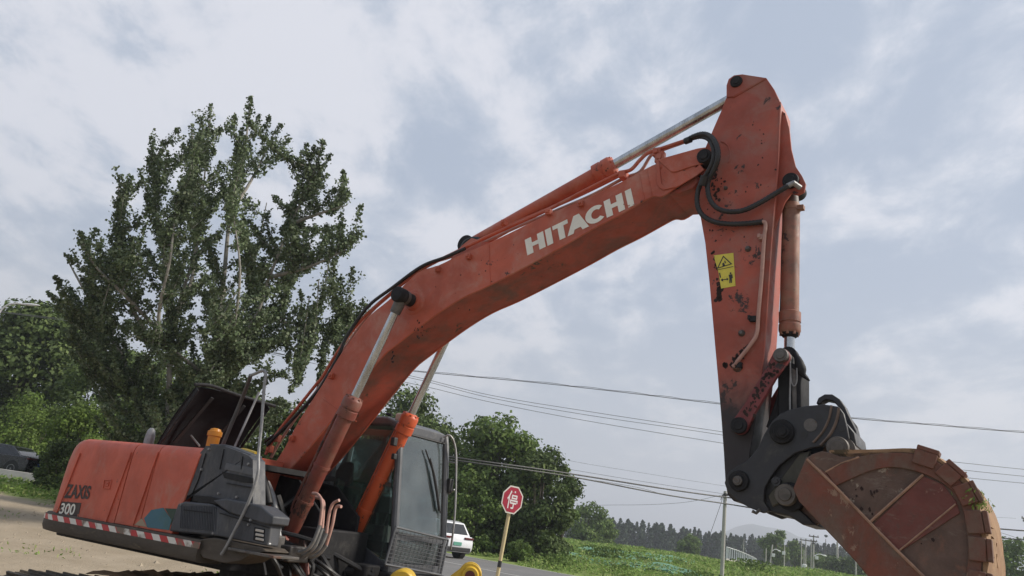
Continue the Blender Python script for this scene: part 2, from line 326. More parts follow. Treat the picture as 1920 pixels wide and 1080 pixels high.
def sheet(name, xs, ys, off, matl, **k):
    vs = [(x, y, hgt(x, y)+off) for y in ys for x in xs]; nx = len(xs)
    fs = [(j*nx+i, j*nx+i+1, (j+1)*nx+i+1, (j+1)*nx+i) for j in range(len(ys)-1) for i in range(nx-1)]
    b = MB(); b.add(vs, fs); return b.build(name, matl, smooth=True, **k)
def ground_mat():
    M = bpy.data.materials.new('ground_soil_and_turf'); M.use_nodes = True; t = M.node_tree; L = t.links.new; b = t.nodes['Principled BSDF']; b.inputs['Roughness'].default_value = .95; b.inputs['Specular IOR Level'].default_value = .1
    tc = t.nodes.new('ShaderNodeTexCoord'); sp = t.nodes.new('ShaderNodeSeparateXYZ'); L(tc.outputs['Object'], sp.inputs[0])
    def noise(s, d=7, r=.6):
        n = t.nodes.new('ShaderNodeTexNoise'); n.inputs['Scale'].default_value = s; n.inputs['Detail'].default_value = d; n.inputs['Roughness'].default_value = r; L(tc.outputs['Object'], n.inputs['Vector']); return n.outputs['Fac']
    def ramp(f, *st):
        r = t.nodes.new('ShaderNodeValToRGB'); L(f, r.inputs[0]); e = r.color_ramp.elements
        for i, (p, c) in enumerate(st):
            q = e[0] if i == 0 else (e[1] if i == len(st)-1 else e.new(p)); q.position = p; q.color = (*c,1)
        return r.outputs[0]
    soil = ramp(noise(.9), (.3,(.38,.315,.235)), (.5,(.45,.38,.285)), (.72,(.30,.245,.175)))
    turf = ramp(noise(.35), (.3,(.11,.17,.04)), (.5,(.17,.25,.06)), (.7,(.25,.30,.10)))
    ma = t.nodes.new('ShaderNodeMath'); ma.operation = 'MULTIPLY_ADD'; L(noise(.5), ma.inputs[0]); ma.inputs[1].default_value = 6; L(sp.outputs[1], ma.inputs[2])
    mr = t.nodes.new('ShaderNodeMapRange'); L(ma.outputs[0], mr.inputs[0]); mr.inputs[1].default_value = 33.5; mr.inputs[2].default_value = 34.6
    mx = t.nodes.new('ShaderNodeMix'); mx.data_type = 'RGBA'; L(mr.outputs[0], mx.inputs[0]); L(soil, mx.inputs[6]); L(turf, mx.inputs[7]); L(mx.outputs[2], b.inputs['Base Color'])
    bp = t.nodes.new('ShaderNodeBump'); bp.inputs['Distance'].default_value = .06; L(noise(2.2, 10, .75), bp.inputs['Height']); L(bp.outputs[0], b.inputs['Normal'])
    return M
sheet('ground', xs, ys, 0, ground_mat(), kind='structure')
far_edge = cr_spline([(-70,53,0),(-40,51,0),(-20,50.5,0),(-9,49,0),(-2.5,45,0),(3.7,37,0),(12,26.5,0),(22,12,0),(30,0,0)], 8)
near_edge = cr_spline([(-70,43,0),(-40,42,0),(-22,41,0),(-11,36,0),(-6,29,0),(-1,22,0),(5,15,0),(12,6,0),(20,-4,0)], 8)
def ribbon(name, A, B, off, matl, nx=14, **k):
    vs = []; 
    for a, b_ in zip(A, B):
        for i in range(nx+1):
            p = Vector(a).lerp(Vector(b_), i/nx); vs.append((p.x, p.y, hgt(p.x, p.y)+off))
    fs = [(j*(nx+1)+i, j*(nx+1)+i+1, (j+1)*(nx+1)+i+1, (j+1)*(nx+1)+i) for j in range(len(A)-1) for i in range(nx)]
    b = MB(); b.add(vs, fs); return b.build(name, matl, smooth=True, **k)
M_asph = mat('worn_asphalt', (.165,.16,.155), .85, var=.2, vscale=.6, dirt=(.22,.20,.175), dirt_amt=.5, dirt_scale=.4, bump=.01, bscale=30)
M_mark = mat('road_paint', (.55,.55,.52), .7, rust=(.2,.19,.18), rust_amt=.4, rust_scale=3)
ribbon('road', near_edge, far_edge, .03, M_asph, kind='structure')
mid = [Vector(a).lerp(Vector(b_), .97) for a, b_ in zip(near_edge, far_edge)]; mid2 = [Vector(a).lerp(Vector(b_), .98) for a, b_ in zip(near_edge, far_edge)]
ribbon('road_edge_line', mid, mid2, .04, M_mark, 1, kind='structure')
ce = [[Vector(a).lerp(Vector(b_), f) for a, b_ in zip(near_edge, far_edge)] for f in (.49,.50)]
ribbon('road_centre_line', ce[0], ce[1], .04, M_mark, 1, kind='structure')

M_hill = mat('hill_forest', (.05,.07,.045), .95, var=.3, vscale=.004)
def hill(cx, D, w, h, dep, name='hill'):
    b = MB(); n = 28; vs = []; fs = []
    for j in range(9):
        for i in range(n+1):
            u = i/n*2-1; v = j/8*2-1
            z = h*max(0, (1-u*u))**.9*max(0,(1-v*v)) * (1+.05*sin(u*7+cx)+.03*sin(u*19)) - 2
            vs.append((cx+u*w, D+v*dep, z))
    fs = [(j*(n+1)+i, j*(n+1)+i+1, (j+1)*(n+1)+i+1, (j+1)*(n+1)+i) for j in range(8) for i in range(n)]
    b.add(vs, fs); b.build(name, M_hill, kind='structure')
hp = wd(1440, 1000, 3000)
hill(hp.x, 3000, 300, 150, 500); hill(hp.x+420, 3300, 430, 112, 500); hill(hp.x-500, 3700, 450, 60, 400)

# ================================================================ vegetation
def leaves_obj(name, P, size, matl, parent=None, outn=None, seed=0, aspect=.75, **k):
    """P: N x 3 leaf centres; each leaf a small folded rhombus"""
    rg = np.random.default_rng(seed); n = len(P)
    nr = rg.normal(size=(n,3))
    if outn is not None: nr = nr*.6+outn
    nr /= np.linalg.norm(nr, axis=1)[:,None]+1e-9
    a = np.cross(nr, rg.normal(size=(n,3))); a /= np.linalg.norm(a, axis=1)[:,None]+1e-9; b = np.cross(nr, a)
    s = (size*(.6+.8*rg.random(n)))[:,None] if np.isscalar(size) else (size*(.7+.6*rg.random(n)))[:,None]
    V = np.stack([P-a*s*.5, P+b*s*aspect*.5+nr*s*.08, P+a*s*.5, P-b*s*aspect*.5+nr*s*.08], 1).reshape(-1,3)
    me = bpy.data.meshes.new(name); me.vertices.add(4*n); me.vertices.foreach_set('co', V.astype(np.float32).ravel())
    me.loops.add(4*n); me.loops.foreach_set('vertex_index', np.arange(4*n, dtype=np.int32)); me.polygons.add(n)
    me.polygons.foreach_set('loop_start', np.arange(0, 4*n, 4, dtype=np.int32)); me.polygons.foreach_set('loop_total', np.full(n, 4, dtype=np.int32))
    me.materials.append(matl); me.update(calc_edges=True)
    o = bpy.data.objects.new(name, me); COL.objects.link(o)
    if parent: o.parent = parent
    return tag(o, **k)
def tree(base, h, r, label, matl=None, group=None, seed=1, leaf=.16, n=9000, trunk_h=.25, cat='tree', flat=.55, bark=None, name='broadleaf_tree', clumps=None, lean=0):
    rg = np.random.default_rng(seed); matl = matl or M_mid
    root = empty(name, base, label=label, cat=cat, group=group)
    K = clumps or 34; cz = h*(trunk_h+(1-trunk_h)/2); hz = h*(1-trunk_h)/2
    C = []; 
    while len(C) < K:
        p = rg.uniform(-1,1,3); l = np.linalg.norm(p)
        if l > 1 or l < .35: continue
        taper = 1-.35*max(0,p[2]); C.append((p[0]*r*.8*taper+lean*p[2], p[1]*r*.8*taper, cz+p[2]*hz*.85, r*(.15+.22*rg.random())))
    if trunk_h <= .08:
        for q in range(12):
            a = rg.random()*6.283; rr_ = r*(.15+.6*rg.random()); C.append((rr_*cos(a), rr_*sin(a), r*(.12+.35*rg.random()), r*(.26+.12*rg.random())))
    C = np.array(C); K = len(C); w = C[:,3]**2; idx = rg.choice(K, n, p=w/w.sum())
    d = rg.normal(size=(n,3)); d /= np.linalg.norm(d,axis=1)[:,None]; rad = (rg.random(n)**.35)[:,None]*C[idx,3][:,None]
    d2 = d*np.array([1,1,.8]); P = C[idx,:3]+d2*rad*(1+.12*rg.normal(size=(n,1)))
    leaves_obj('crown', P, leaf, matl, root, outn=d*.9+np.array([0,0,.3]), seed=seed)
    b = MB(); b.tube([(0,0,-.3),(0,0,h*trunk_h*.6),(lean*.2,0,h*.45),(lean*.5,.05,h*.75)], [h*.022,h*.018,h*.012,h*.004], 8)
    for c in C[:12]: b.tube([(0,0,h*trunk_h*.7),(c[0]*.5,c[1]*.5,(h*trunk_h+c[2])*.5),tuple(c[:3])], [h*.009,h*.006,.01], 5)
    b.build('trunk', bark or M_barkd, root)
    return root
def on_ground(px, D, y=0):
    """ground point straight below the sight line through column px at depth D"""
    hy = 995+.132*(px-906); p = wd(px, hy, D); return Vector((p.x, D, hgt(p.x, D)-.05))

# --- the tall poplar
def poplar():
    D0 = 25.0; base = on_ground(338, D0); root = empty('poplar_tree', base, label='tall poplar with pale forked trunks and upright leafy shoots rising behind the excavator', cat='tree')
    def W(px, py, dd=0): return wd(px, py, D0+dd) - base
    limbs = [  # skeleton, traced as the trunks and limbs show between the leaves
        [(0,0,0),W(372,760),W(385,705),W(398,660),W(412,600),W(420,520,.3),W(432,400,.6),W(455,300,.8),W(470,200,1)],
        [(-.2,.3,.1),W(318,690,.6),W(325,600,.8),W(305,470,1),W(290,380,1.2),W(285,275,1.3)],
        [W(325,600,.8),W(345,540,.5),W(372,440,.2),W(362,330,0),W(362,250,-.2)],
        [W(330,590,.8),W(360,520,1.2),W(378,380,1.6),W(396,210,1.8)],
        [W(400,650,0),W(470,610,-.5),W(505,520,-.8),W(545,420,-1.0),W(580,345,-1),W(604,270,-1)],
        [W(545,420,-1.0),W(600,400,-1.4),W(650,385,-1.5)],
        [W(505,520,-.8),W(580,500,-1.4),W(645,470,-1.6)],
        [W(412,600,0),W(500,600,.4),W(590,610,.6),W(665,598,.6)],
        [(0,.2,.3),W(240,700,1),W(190,600,1.4),W(150,530,1.5),W(128,490,1.5)],
        [W(318,690,.6),W(255,590,-.5),W(225,480,-.9),W(222,350,-1)],
        [W(318,640,.6),W(240,560,-1.5),W(180,500,-2),W(150,450,-2)],
        [W(432,400,.6),W(470,340,1.4),W(500,280,1.8),W(520,235,1.8)],
        [W(385,705,0),W(430,640,-2.2),W(450,520,-3),W(440,420,-3)],
        [W(380,700,0),W(300,620,-2),W(320,480,-3),W(330,380,-2.6)],
        [W(400,660,.5),W(450,600,2.4),W(480,480,3),W(500,380,2.6)],
    ]
    rl = []; b = MB(); sk = []
    for li, l in enumerate(limbs):
        P = cr_spline(l, 6); n = len(P); r0 = .15 if li == 0 else (.10 if li in (1,8) else .065)
        rs = [r0*(1-.88*i/(n-1))+.008 for i in range(n)]; b.tube(P, rs, 8)
        for i in range(n): sk.append((P[i], i/(n-1)))
    tips = [(470,180,1),(395,195,1.8),(360,235,-.2),(440,215,.6),(505,218,1.6),(527,232,1.8),(335,240,.8),(285,255,1.3),(262,318,.2),(225,328,-1),(150,435,-2),(124,478,-1.5),(105,518,-1),(88,548,0),(182,430,-1),(245,330,-.5),
            (545,292,-1),(575,268,-1),(605,262,-1),(645,320,-1.2),(648,335,-1),(655,360,-1.4),(677,385,-1.5),(672,435,-1.5),(655,448,-1.4),(662,500,-1.2),(640,520,-1),(682,560,.3),(668,598,.6),(665,570,.3),(655,620,.3),(640,650,.2),(660,590,0),
            (542,260,1.8),(540,285,1.5),(415,240,.3),(378,220,1),(310,265,1),(302,300,1),(112,560,.3),(95,552,.6),(120,590,.6),(105,575,1),(160,470,-.5),(205,440,-1),(215,400,-1),(235,340,-1.2),(590,275,-1),(560,300,-1),(620,290,-1),(630,350,-1),(600,340,-1.3),
            (485,215,1.2),(455,240,1),(388,240,1.5),(345,270,.2),(278,300,1),(640,400,-1.5),(625,440,-1.5),(610,470,-1),(615,420,-1),(585,380,-1)]
    poly = [(105,565),(130,500),(175,455),(230,365),(285,300),(340,262),(400,235),(470,225),(515,250),(505,300),(475,350),(530,345),(570,310),(615,290),(640,335),(650,390),(650,480),(635,560),(650,640),(620,720),(560,800),(180,820),(120,640)]
    def inside(x, y):
        c = False; j = len(poly)-1
        for i in range(len(poly)):
            xi, yi = poly[i]; xj, yj = poly[j]
            if (yi > y) != (yj > y) and x < (xj-xi)*(y-yi)/(yj-yi)+xi: c = not c
            j = i
        return c
    rr = random.Random(5)
    holes = [(300,560,24),(465,420,0),(520,330,34),(545,560,20),(300,600,22),(440,470,14),(600,470,16),(585,585,14),(230,520,12),(330,390,12),(500,440,14),(560,470,12),(350,505,10)]
    k = 0
    while k < 370:
        x = rr.uniform(95,690); y = rr.uniform(200,800)**1.0
        if not inside(x, y): continue
        if any((x-a)**2+(y-c)**2 < q*q for a, c, q in holes): continue
        tips.append((x, y, rr.uniform(-3.2,3.2)*(1-abs(x-370)/420))); k += 1
    LP = []; skp = np.array([tuple(s_[0]) for s_ in sk])
    for i, (x, y, dd) in enumerate(tips):
        T = W(x, y, dd); tv = np.array(T)
        d = skp-tv; dist = np.linalg.norm(d, axis=1); cost = np.abs(dist-1.5)+np.where(d[:,2] > -.6, 2.5, 0)+1.1*np.hypot(d[:,0],d[:,1])
        j = int(np.argmin(cost+.2*RNG.random(len(cost)))); B = Vector(skp[j])
        if (T-B).length > 3.0: B = T+(B-T).normalized()*3.0
        L_ = (T-B).length; midp = B.lerp(T,.5)+Vector((0,0,-.12*L_))+Vector((rr.uniform(-.08,.08),rr.uniform(-.08,.08),0))*L_
        P = cr_spline([B,midp,T], 5); b.tube(P, [.022*(1-.8*q/(len(P)-1)) for q in range(len(P))], 4, caps=False)
        n = int(120*L_+60); ts = RNG.random(n)**.75
        Pn = np.array([tuple(p) for p in P]); fi = ts*(len(P)-1); i0 = np.minimum(fi.astype(int), len(P)-2); fr = (fi-i0)[:,None]
        c = Pn[i0]*(1-fr)+Pn[i0+1]*fr; w = (.135*(1-ts)**.5+.045)[:,None]
        LP.append(c+RNG.normal(size=(n,3))*w*np.array([.62,.62,.5]))
        # side twigs
        for q in range(2):
            t0 = rr.uniform(.25,.85); i1 = int(t0*(len(P)-1)); a = P[i1]; ang = rr.uniform(0,2*pi)
            e = a+Vector((cos(ang)*.42,sin(ang)*.42,rr.uniform(.15,.5)))*rr.uniform(.6,1.25)
            m2 = int(36); tt = RNG.random(m2)[:,None]; LP.append(np.array(a)*(1-tt)+np.array(e)*tt+RNG.normal(size=(m2,3))*.07)
    b.build('trunk', M_bark, root)
    P = np.concatenate(LP); leaves_obj('crown', P, .095, M_poplar, root, seed=3, aspect=.85)
poplar()

# --- stones and clods lying on the yard
def yard():
    rg = random.Random(31); b = MB()
    for k in range(1500):
        x = rg.uniform(-15,-2.5); y = rg.uniform(11,31); s = rg.uniform(.012,.05)*(1 if rg.random() < .93 else 2); z = hgt(x,y)
        vs = [Vector((x+cos(a)*s*rg.uniform(.7,1.2), y+sin(a)*s*rg.uniform(.7,1.2), z-.01)) for a in (0,1.57,3.14,4.71)]+[Vector((x+rg.uniform(-.3,.3)*s,y,z+s*rg.uniform(.5,1)))]
        b.add(vs, [(0,1,4),(1,2,4),(2,3,4),(3,0,4)])
    b.build('yard_stones', mat('yard_stone', (.36,.30,.22), .9, var=.4, vscale=3), smooth=False, kind='stuff', label='small stones and clods scattered over the bare dirt yard', cat='stones')
    n = 2600; X = RNG.uniform(-16,-5,n); Y = RNG.uniform(18,34,n); ok = np.sin(X*1.3+2)+np.sin(Y*1.1) > 1.0-(Y > 29)*.9; X = X[ok]; Y = Y[ok]
    leaves_obj('yard_weeds', np.stack([X,Y,np.array([hgt(a,c) for a,c in zip(X,Y)])+RNG.random(len(X))*.07],1), .09, M_grassl, seed=9, aspect=.35, label='sparse low weeds growing on the dirt yard towards the road', cat='weeds', kind='stuff')
yard()
# --- trees and bushes behind, left of the machine
def T(px, D, h, r, label, **k): return tree(on_ground(px, D), h, r, label, **k)
GL = 'dense dark trees behind the poplar'
T(10, 56, 12.5, 5.2, 'dark broad tree at the left edge of the picture, behind the street lamp', matl=M_dark, seed=11, leaf=.30, n=34000, clumps=70, trunk_h=.08, group=GL)
T(180, 43, 8.0, 3.6, 'dark rounded tree behind the light green bushes, left of the poplar', matl=M_dark, seed=12, leaf=.21, n=24000, clumps=50, trunk_h=.06, group=GL)
T(300, 34, 6.9, 3.0, 'dark dense tree right behind the orange counterweight', matl=M_dark, seed=13, leaf=.16, n=14000, trunk_h=.05, group=GL)
T(440, 31, 6.2, 2.9, 'dark dense tree behind the open engine hood', matl=M_dark, seed=14, leaf=.16, n=14000, trunk_h=.05, group=GL)
T(560, 30, 6.0, 2.6, 'dark tree behind the lower end of the boom', matl=M_dark, seed=15, leaf=.16, n=12000, trunk_h=.05, group=GL)
T(112, 35, 2.4, 1.25, 'dark shrub beside the parked black car at the roadside', matl=M_dark, seed=21, leaf=.12, n=6000, trunk_h=.03, cat='shrub', name='shrub')
T(35, 50, 5.2, 3.4, 'light green bushy tree behind the parked black car', matl=M_light, seed=16, leaf=.17, n=9000, trunk_h=.05, cat='bush', name='leafy_bush')
T(128, 39, 4.4, 2.0, 'light green bush in front of the dark trees, left of the counterweight', matl=M_light, seed=17, leaf=.14, n=8000, trunk_h=.04, cat='bush', name='leafy_bush')
T(215, 30, 3.6, 1.7, 'mid green shrub between the light bush and the counterweight', matl=M_mid, seed=18, leaf=.13, n=7000, trunk_h=.04, cat='shrub', name='shrub')
# --- trees right of the cab
T(748, 55, 10.6, 4.4, 'dark green tree rising behind the boom and the cab roof', matl=M_dark, seed=31, leaf=.25, n=26000, clumps=50, trunk_h=.08)
T(915, 52, 9.7, 4.2, 'largest broad tree between the cab and the utility pole, its top highest', matl=M_mid, seed=32, leaf=.24, n=30000, clumps=60, trunk_h=.05)
T(1008, 50, 7.0, 2.7, 'lower tree adjoining the big broad tree on its right side, behind the stop sign', matl=M_dark, seed=33, leaf=.22, n=20000, clumps=44, trunk_h=.05)
T(1050, 51, 6.2, 1.25, 'slim ragged young tree at the right edge of the tree group', matl=M_mid, seed=34, leaf=.19, n=6000, trunk_h=.2, clumps=14)
T(880, 49, 4.6, 2.0, 'leafy shrub under the big tree behind the white car', matl=M_mid, seed=35, leaf=.17, n=6000, trunk_h=.04, cat='shrub', name='shrub')
T(975, 44, 1.3, .9, 'small roadside shrub right of the stop sign pole', matl=M_mid, seed=36, leaf=.11, n=2500, trunk_h=.03, cat='shrub', name='shrub')
T(1100, 130, 6.6, 4.2, 'round hazy tree at the field edge, right of the tree group', matl=M_mid, seed=41, leaf=.4, n=5000, trunk_h=.05)
T(1125, 140, 5.0, 3.2, 'smaller round tree beside the hazy tree at the field edge', matl=M_mid, seed=42, leaf=.4, n=4000, trunk_h=.05)
T(1290, 170, 5.2, 3.2, 'round tree in front of the dark wood, left of the utility pole', matl=M_mid, seed=43, leaf=.45, n=3500, trunk_h=.05)
T(1455, 170, 9.0, 3.6, 'tall leafy tree standing over the distant street lamps', matl=M_mid, seed=44, leaf=.45, n=5000, trunk_h=.1)
T(1488, 185, 7.0, 3.0, 'thin leafy tree between the distant poles', matl=M_mid, seed=45, leaf=.5, n=3500, trunk_h=.1)
T(1545, 160, 4.2, 4.5, 'low rounded grey green tree by the pale distant wall', matl=M_mid, seed=46, leaf=.45, n=4500, trunk_h=.03)
T(1590, 150, 4.5, 4.2, 'low dark tree behind the bucket edge', matl=M_dark, seed=47, leaf=.45, n=4500, trunk_h=.03)
T(1905, 95, 7.4, 4.2, 'leafy tree at the right edge of the picture beyond the bucket', matl=M_mid, seed=48, leaf=.35, n=6000, trunk_h=.05)
# --- distant wood: one mass of dark poplars and pines
def wood(name, px0, px1, D, h0, h1, n_tr, label, cat='wood', seed=5):
    rg = np.random.default_rng(seed); P = []; b = MB()
    for i in range(n_tr):
        px = px0+(px1-px0)*rg.random(); d = D*(1+.14*rg.random()); g = on_ground(px, d); h = h0+(h1-h0)*rg.random(); r = h*(.13+.08*rg.random())
        m_ = 260; z = rg.random(m_); a = rg.random(m_)*2*pi; q = r*(1-z)**.6*rg.random(m_)**.4*(.6+.8*rg.random(m_))
        P.append(np.stack([g.x+q*np.cos(a), g.y+q*np.sin(a), g.z+h*z], 1))
    leaves_obj(name, np.concatenate(P), .95, M_far, seed=seed, label=label, cat=cat, kind='stuff')
wood('distant_wood', 1060, 1700, 300, 8, 12, 420, 'dark distant wood of slender trees along the far side of the field')
wood('distant_poplar_row', 1480, 1640, 330, 12, 13.5, 16, 'hazy far row of trees behind the distant poles', seed=8)
wood('far_tree_line', 1840, 2300, 260, 6, 9, 60, 'far hazy tree line beyond the bucket at the right', seed=9)
b_ = on_ground(1548, 300); tree(b_, 17.5, 1.4, 'single narrow tall poplar standing above the distant wood', matl=M_far, seed=51, leaf=.9, n=900, trunk_h=.05, clumps=14)

# --- field and verge vegetation
def field():
    rg = np.random.default_rng(21); P = []; Sz = []; n = 0
    X = rg.uniform(-16, 75, 260000); Y = rg.uniform(36, 130, 260000)
    keep = []
    for x, y in zip(X, Y):
        e = edge_e(x, y)
        if e < .5 or abs(x/y) > .75: continue
        if rg.random() > 55/(y) * .9: continue
        keep.append((x, y, hgt(x, y), e))
    K = np.array(keep)[:120000]; n = len(K)
    hh = .12+.35*np.clip(np.sin(K[:,0]*.35+np.sin(K[:,1]*.2)*2)*np.sin(K[:,1]*.28)+.2,0,1)
    z = K[:,2]+rg.random(n)*hh
    leaves_obj('field_grass', np.stack([K[:,0],K[:,1],z],1), .22*(K[:,1]/50), M_grassl, seed=4, aspect=.35, outn=np.tile(np.array([0,-.5,.6]),(n,1)), label='rough green grass and weeds covering the rising field beyond the road', cat='grass', kind='stuff')
    # left verge strip
    m_ = 16000; x = rg.uniform(-34,-9,m_); y = rg.uniform(31,41.5,m_)+0*x; ok = np.array([yy < 33.5+.32*max(0,-xx-11)*1.0+2 for xx, yy in zip(x,y)]); x = x[ok]; y = y[ok]
    z = np.array([hgt(a,c) for a,c in zip(x,y)])+rg.random(len(x))*.3
    leaves_obj('verge_grass', np.stack([x,y,z],1), .2, M_grassl, seed=6, aspect=.35, label='grass strip between the dirt yard and the road at the left', cat='grass', kind='stuff')
    # teal dust net lying on the slope
field()
def weeds(px, D, n, h, label, seed):
    rg = np.random.default_rng(seed); g = on_ground(px, D); m_ = n
    P = np.stack([g.x+rg.normal(size=m_)*h*.8, g.y+rg.normal(size=m_)*h*.8, g.z+rg.random(m_)**.7*h], 1)
    return leaves_obj('weed_clump', P, .13*D/45, M_mid, seed=seed, kind='stuff', label=label, cat='weeds', group='weed clumps at the edge of the field')
weeds(1060, 41, 500, .8, 'low weed clump by the road edge, halfway between stop sign and utility pole', 61)
weeds(1135, 60, 700, 1.0, 'dark leafy weed clump on the slope below the round hazy tree', 62)
weeds(1170, 42, 300, .5, 'small weed clump on the field edge under the boom', 63)
weeds(1310, 44, 500, .7, 'weed clump left of the foot of the utility pole', 64)
weeds(1410, 60, 500, .9, 'weed clump right of the utility pole', 65)
def net():
    M = mat('dust_net', (.13,.33,.24), .8, var=.4, vscale=2, dirt=(.12,.18,.05), dirt_amt=.75, dirt_scale=2.5, bump=.05, bscale=3)
    for (x0, x1, y0, y1, lab) in ((-.5,8,52,66,'green dust net over the slope under the big tree'), (8,14,50,57,'green dust net on the slope near the weed clump'), (9,17,62,75,'green dust net higher up the field')):
        n = 14; vs = []; 
        for j in range(n+1):
            for i in range(n+1):
                x = x0+(x1-x0)*i/n; y = y0+(y1-y0)*j/n; ed = min(i,j,n-i,n-j)
                x += .7*sin(j*1.7+x0); y += .8*sin(i*1.3+y0)
                vs.append((x, y, hgt(x,y)+.10+.22*random.random()*(ed > 0)-(.35 if ed == 0 else 0)))
        b = MB(); b.add(vs, [(j*(n+1)+i, j*(n+1)+i+1, (j+1)*(n+1)+i+1, (j+1)*(n+1)+i) for j in range(n) for i in range(n)])
        b.build('dust_net', M, label=lab, cat='netting')
net()
# ================================================================ the excavator
EX = empty('excavator', MORI, -T35, label='orange tracked excavator with dark cab, raised arm, open engine hood and a clay stained bucket', cat='excavator')
U = Vector((0,0,1))
def px(l, o): return [at(x, y, o) for x, y in l]
def plate(name, pts, o, depth, m, parent=EX, bevel=.006, **k):
    """plate whose outer face is the traced outline o metres right of centre, depth metres thick towards the machine's middle"""
    b = MB(); b.prism(px(pts, o), (0, depth, 0)); return b.build(name, m, parent, bevel=bevel, **k)
HW = .30
# ---- boom
top = [(501,890),(534,839),(561,788),(604,722),(637,667),(669,623),(694,591),(732,560),(782,512),(823,497),(862,478),(916,456),(1019,406),(1093,375),(1167,340),(1223,310),(1262,297),(1304,283)]
bot = [(518,906),(560,862),(596,820),(650,752),(713,673),(745,645),(790,610),(829,582),(870,557),(920,534),(985,500),(1060,459),(1110,430),(1160,404),(1205,378),(1225,368),(1242,368),(1270,350),(1304,329)]
topL = cr_spline(px(top, HW), 3); botL = cr_spline(px(bot, HW), 3)
# real box beam: smooth only the bend, sides are flat plates
b = MB(); b.prism(topL+botL[::-1], (0, .02, 0)); boom = b.build('boom', M_or, EX, bevel=.004)
b = MB(); b.prism([p+Vector((0,2*HW,0)) for p in topL+botL[::-1]], (0, -.02, 0)); b.build('side_plate', M_or, boom)
def skin(name, line, y0, y1, t, m, parent):
    b = MB(); n = len(line); vs = []
    for p in line: vs += [Vector((p.x, y0, p.z)), Vector((p.x, y1, p.z)), Vector((p.x, y1, p.z+t)), Vector((p.x, y0, p.z+t))]
    fs = []
    for i in range(n-1):
        for k in range(4): fs.append((4*i+k, 4*i+(k+1) % 4, 4*i+4+(k+1) % 4, 4*i+4+k))
    fs += [(0,1,2,3), (4*n-4,4*n-3,4*n-2,4*n-1)]
    b.add(vs, fs); return b.build(name, m, parent)
skin('top_plate', [p-Vector((0,0,.025)) for p in topL], -HW+.02, HW-.02, .012, M_or, boom)
skin('bottom_plate', [p+Vector((0,0,.006)) for p in botL], -HW+.02, HW-.02, .014, M_under_shade, boom)
# end cap of the boom tip, hanging lower between the fork ends
b = MB(); tipc = px([(1246,364),(1304,327),(1308,340),(1300,352),(1276,362)], HW-.03); b.prism(tipc, (0, 2*HW-.06, 0)); b.build('tip_gusset', M_under_shade, boom, bevel=.01)
b = MB()
b.prism(px([(1234,300),(1240,297),(1308,278),(1322,276),(1330,290),(1322,306),(1296,312),(1268,322),(1258,322)], HW+.012), (0,.012,0))
b.prism(px([(1230,300),(1235,300),(1240,344),(1246,350),(1262,345),(1312,308),(1320,318),(1304,330),(1270,350),(1244,356),(1236,352),(1232,345)], HW+.014), (0,.014,0))
b.build('tip_cheek_plate', M_or, boom, bevel=.004)
for a, c in (((916,457),(919,534)),((606,748),(668,790)),((1198,326),(1208,375)),((1212,318),(1222,368)),((505,868),(526,884))):
    b = MB(); b.tube([at(*a,HW+.003), at(*c,HW+.003)], .007, 6); b.build('weld_seam', M_or, boom)
def boss(c, o0, o1, r, m, name='pin_boss', parent=boom, lip=.0, seg=28):
    p = at(*c, HW if parent is boom else .2); b = MB(); a = Vector((p.x,-o0,p.z)); e = Vector((p.x,-o1,p.z)); L = (e-a).length
    b.lathe(a, e, [(0,r),(L-.015,r),(L,r-.015)], seg); return b.build(name, m, parent)
P_rod = at(776,566,HW)
b = MB(); A = Vector((P_rod.x,-HW+.01,P_rod.z))
b.lathe(A, A+Vector((0,-1,0)), [(0,.16),(.012,.16),(.016,.15),(.02,.115),(.06,.10),(.062,.08)], 32); b.build('pin_boss', M_or, boom)
b = MB(); b.lathe(A+Vector((0,-.06,0)), A+Vector((0,-1,0)), [(0,.075),(.13,.075),(.14,.088),(.25,.09),(.265,.08),(.27,.05)], 24); b.build('boom_pin', M_black, boom)
A2 = Vector((P_rod.x, HW-.01, P_rod.z)); b = MB(); b.lathe(A2, A2+Vector((0,1,0)), [(0,.16),(.02,.12),(.06,.10),(.13,.08),(.14,.105),(.28,.1)], 24); b.build('boom_pin', M_black, boom)
# ---- lettering HITACHI
def letters():
    b = MB()
    TL, TR, BR, BL = (984,450),(1183,353),(1190,384),(989,479)
    def q(u, v):
        x = (TL[0]*(1-u)+TR[0]*u)*(1-v)+(BL[0]*(1-u)+BR[0]*u)*v; y = (TL[1]*(1-u)+TR[1]*u)*(1-v)+(BL[1]*(1-u)+BR[1]*u)*v
        return at(x, y, HW+.002)
    def poly(l): b.prism([q(u,v) for u,v in l], (0,-.0025,0))
    def H(a, c, s=.058):
        poly([(a,0),(a+s,0),(a+s,.36),(c-s,.36),(c-s,0),(c,0),(c,1),(c-s,1),(c-s,.6),(a+s,.6),(a+s,1),(a,1)])
    H(0,.172); poly([(.188,0),(.243,0),(.243,1),(.188,1)])
    poly([(.238+.02,0),(.40,0),(.40,.24),(.356,.24),(.356,1),(.302,1),(.302,.24),(.258,.24)])
    poly([(.458,0),(.51,0),(.575,1),(.515,1),(.503,.8),(.445,.8),(.432,1),(.375,1)][:]); 
    # C
    cx, rx = .652, .096; o = []; i_ = []
    for k in range(19):
        a = radians(42+k*(316-42+0)/18); o.append((cx+rx*cos(a), .5-.5*sin(a))); i_.append((cx+(rx-.052)*cos(a)+.004, .5-.27*sin(a)))
    for k in range(18): poly([o[k],o[k+1],i_[k+1],i_[k]])
    H(.742,.912); poly([(.942,0),(.998,0),(.998,1),(.942,1)])
    b.build('lettering', M_white, boom, smooth=False)
letters()
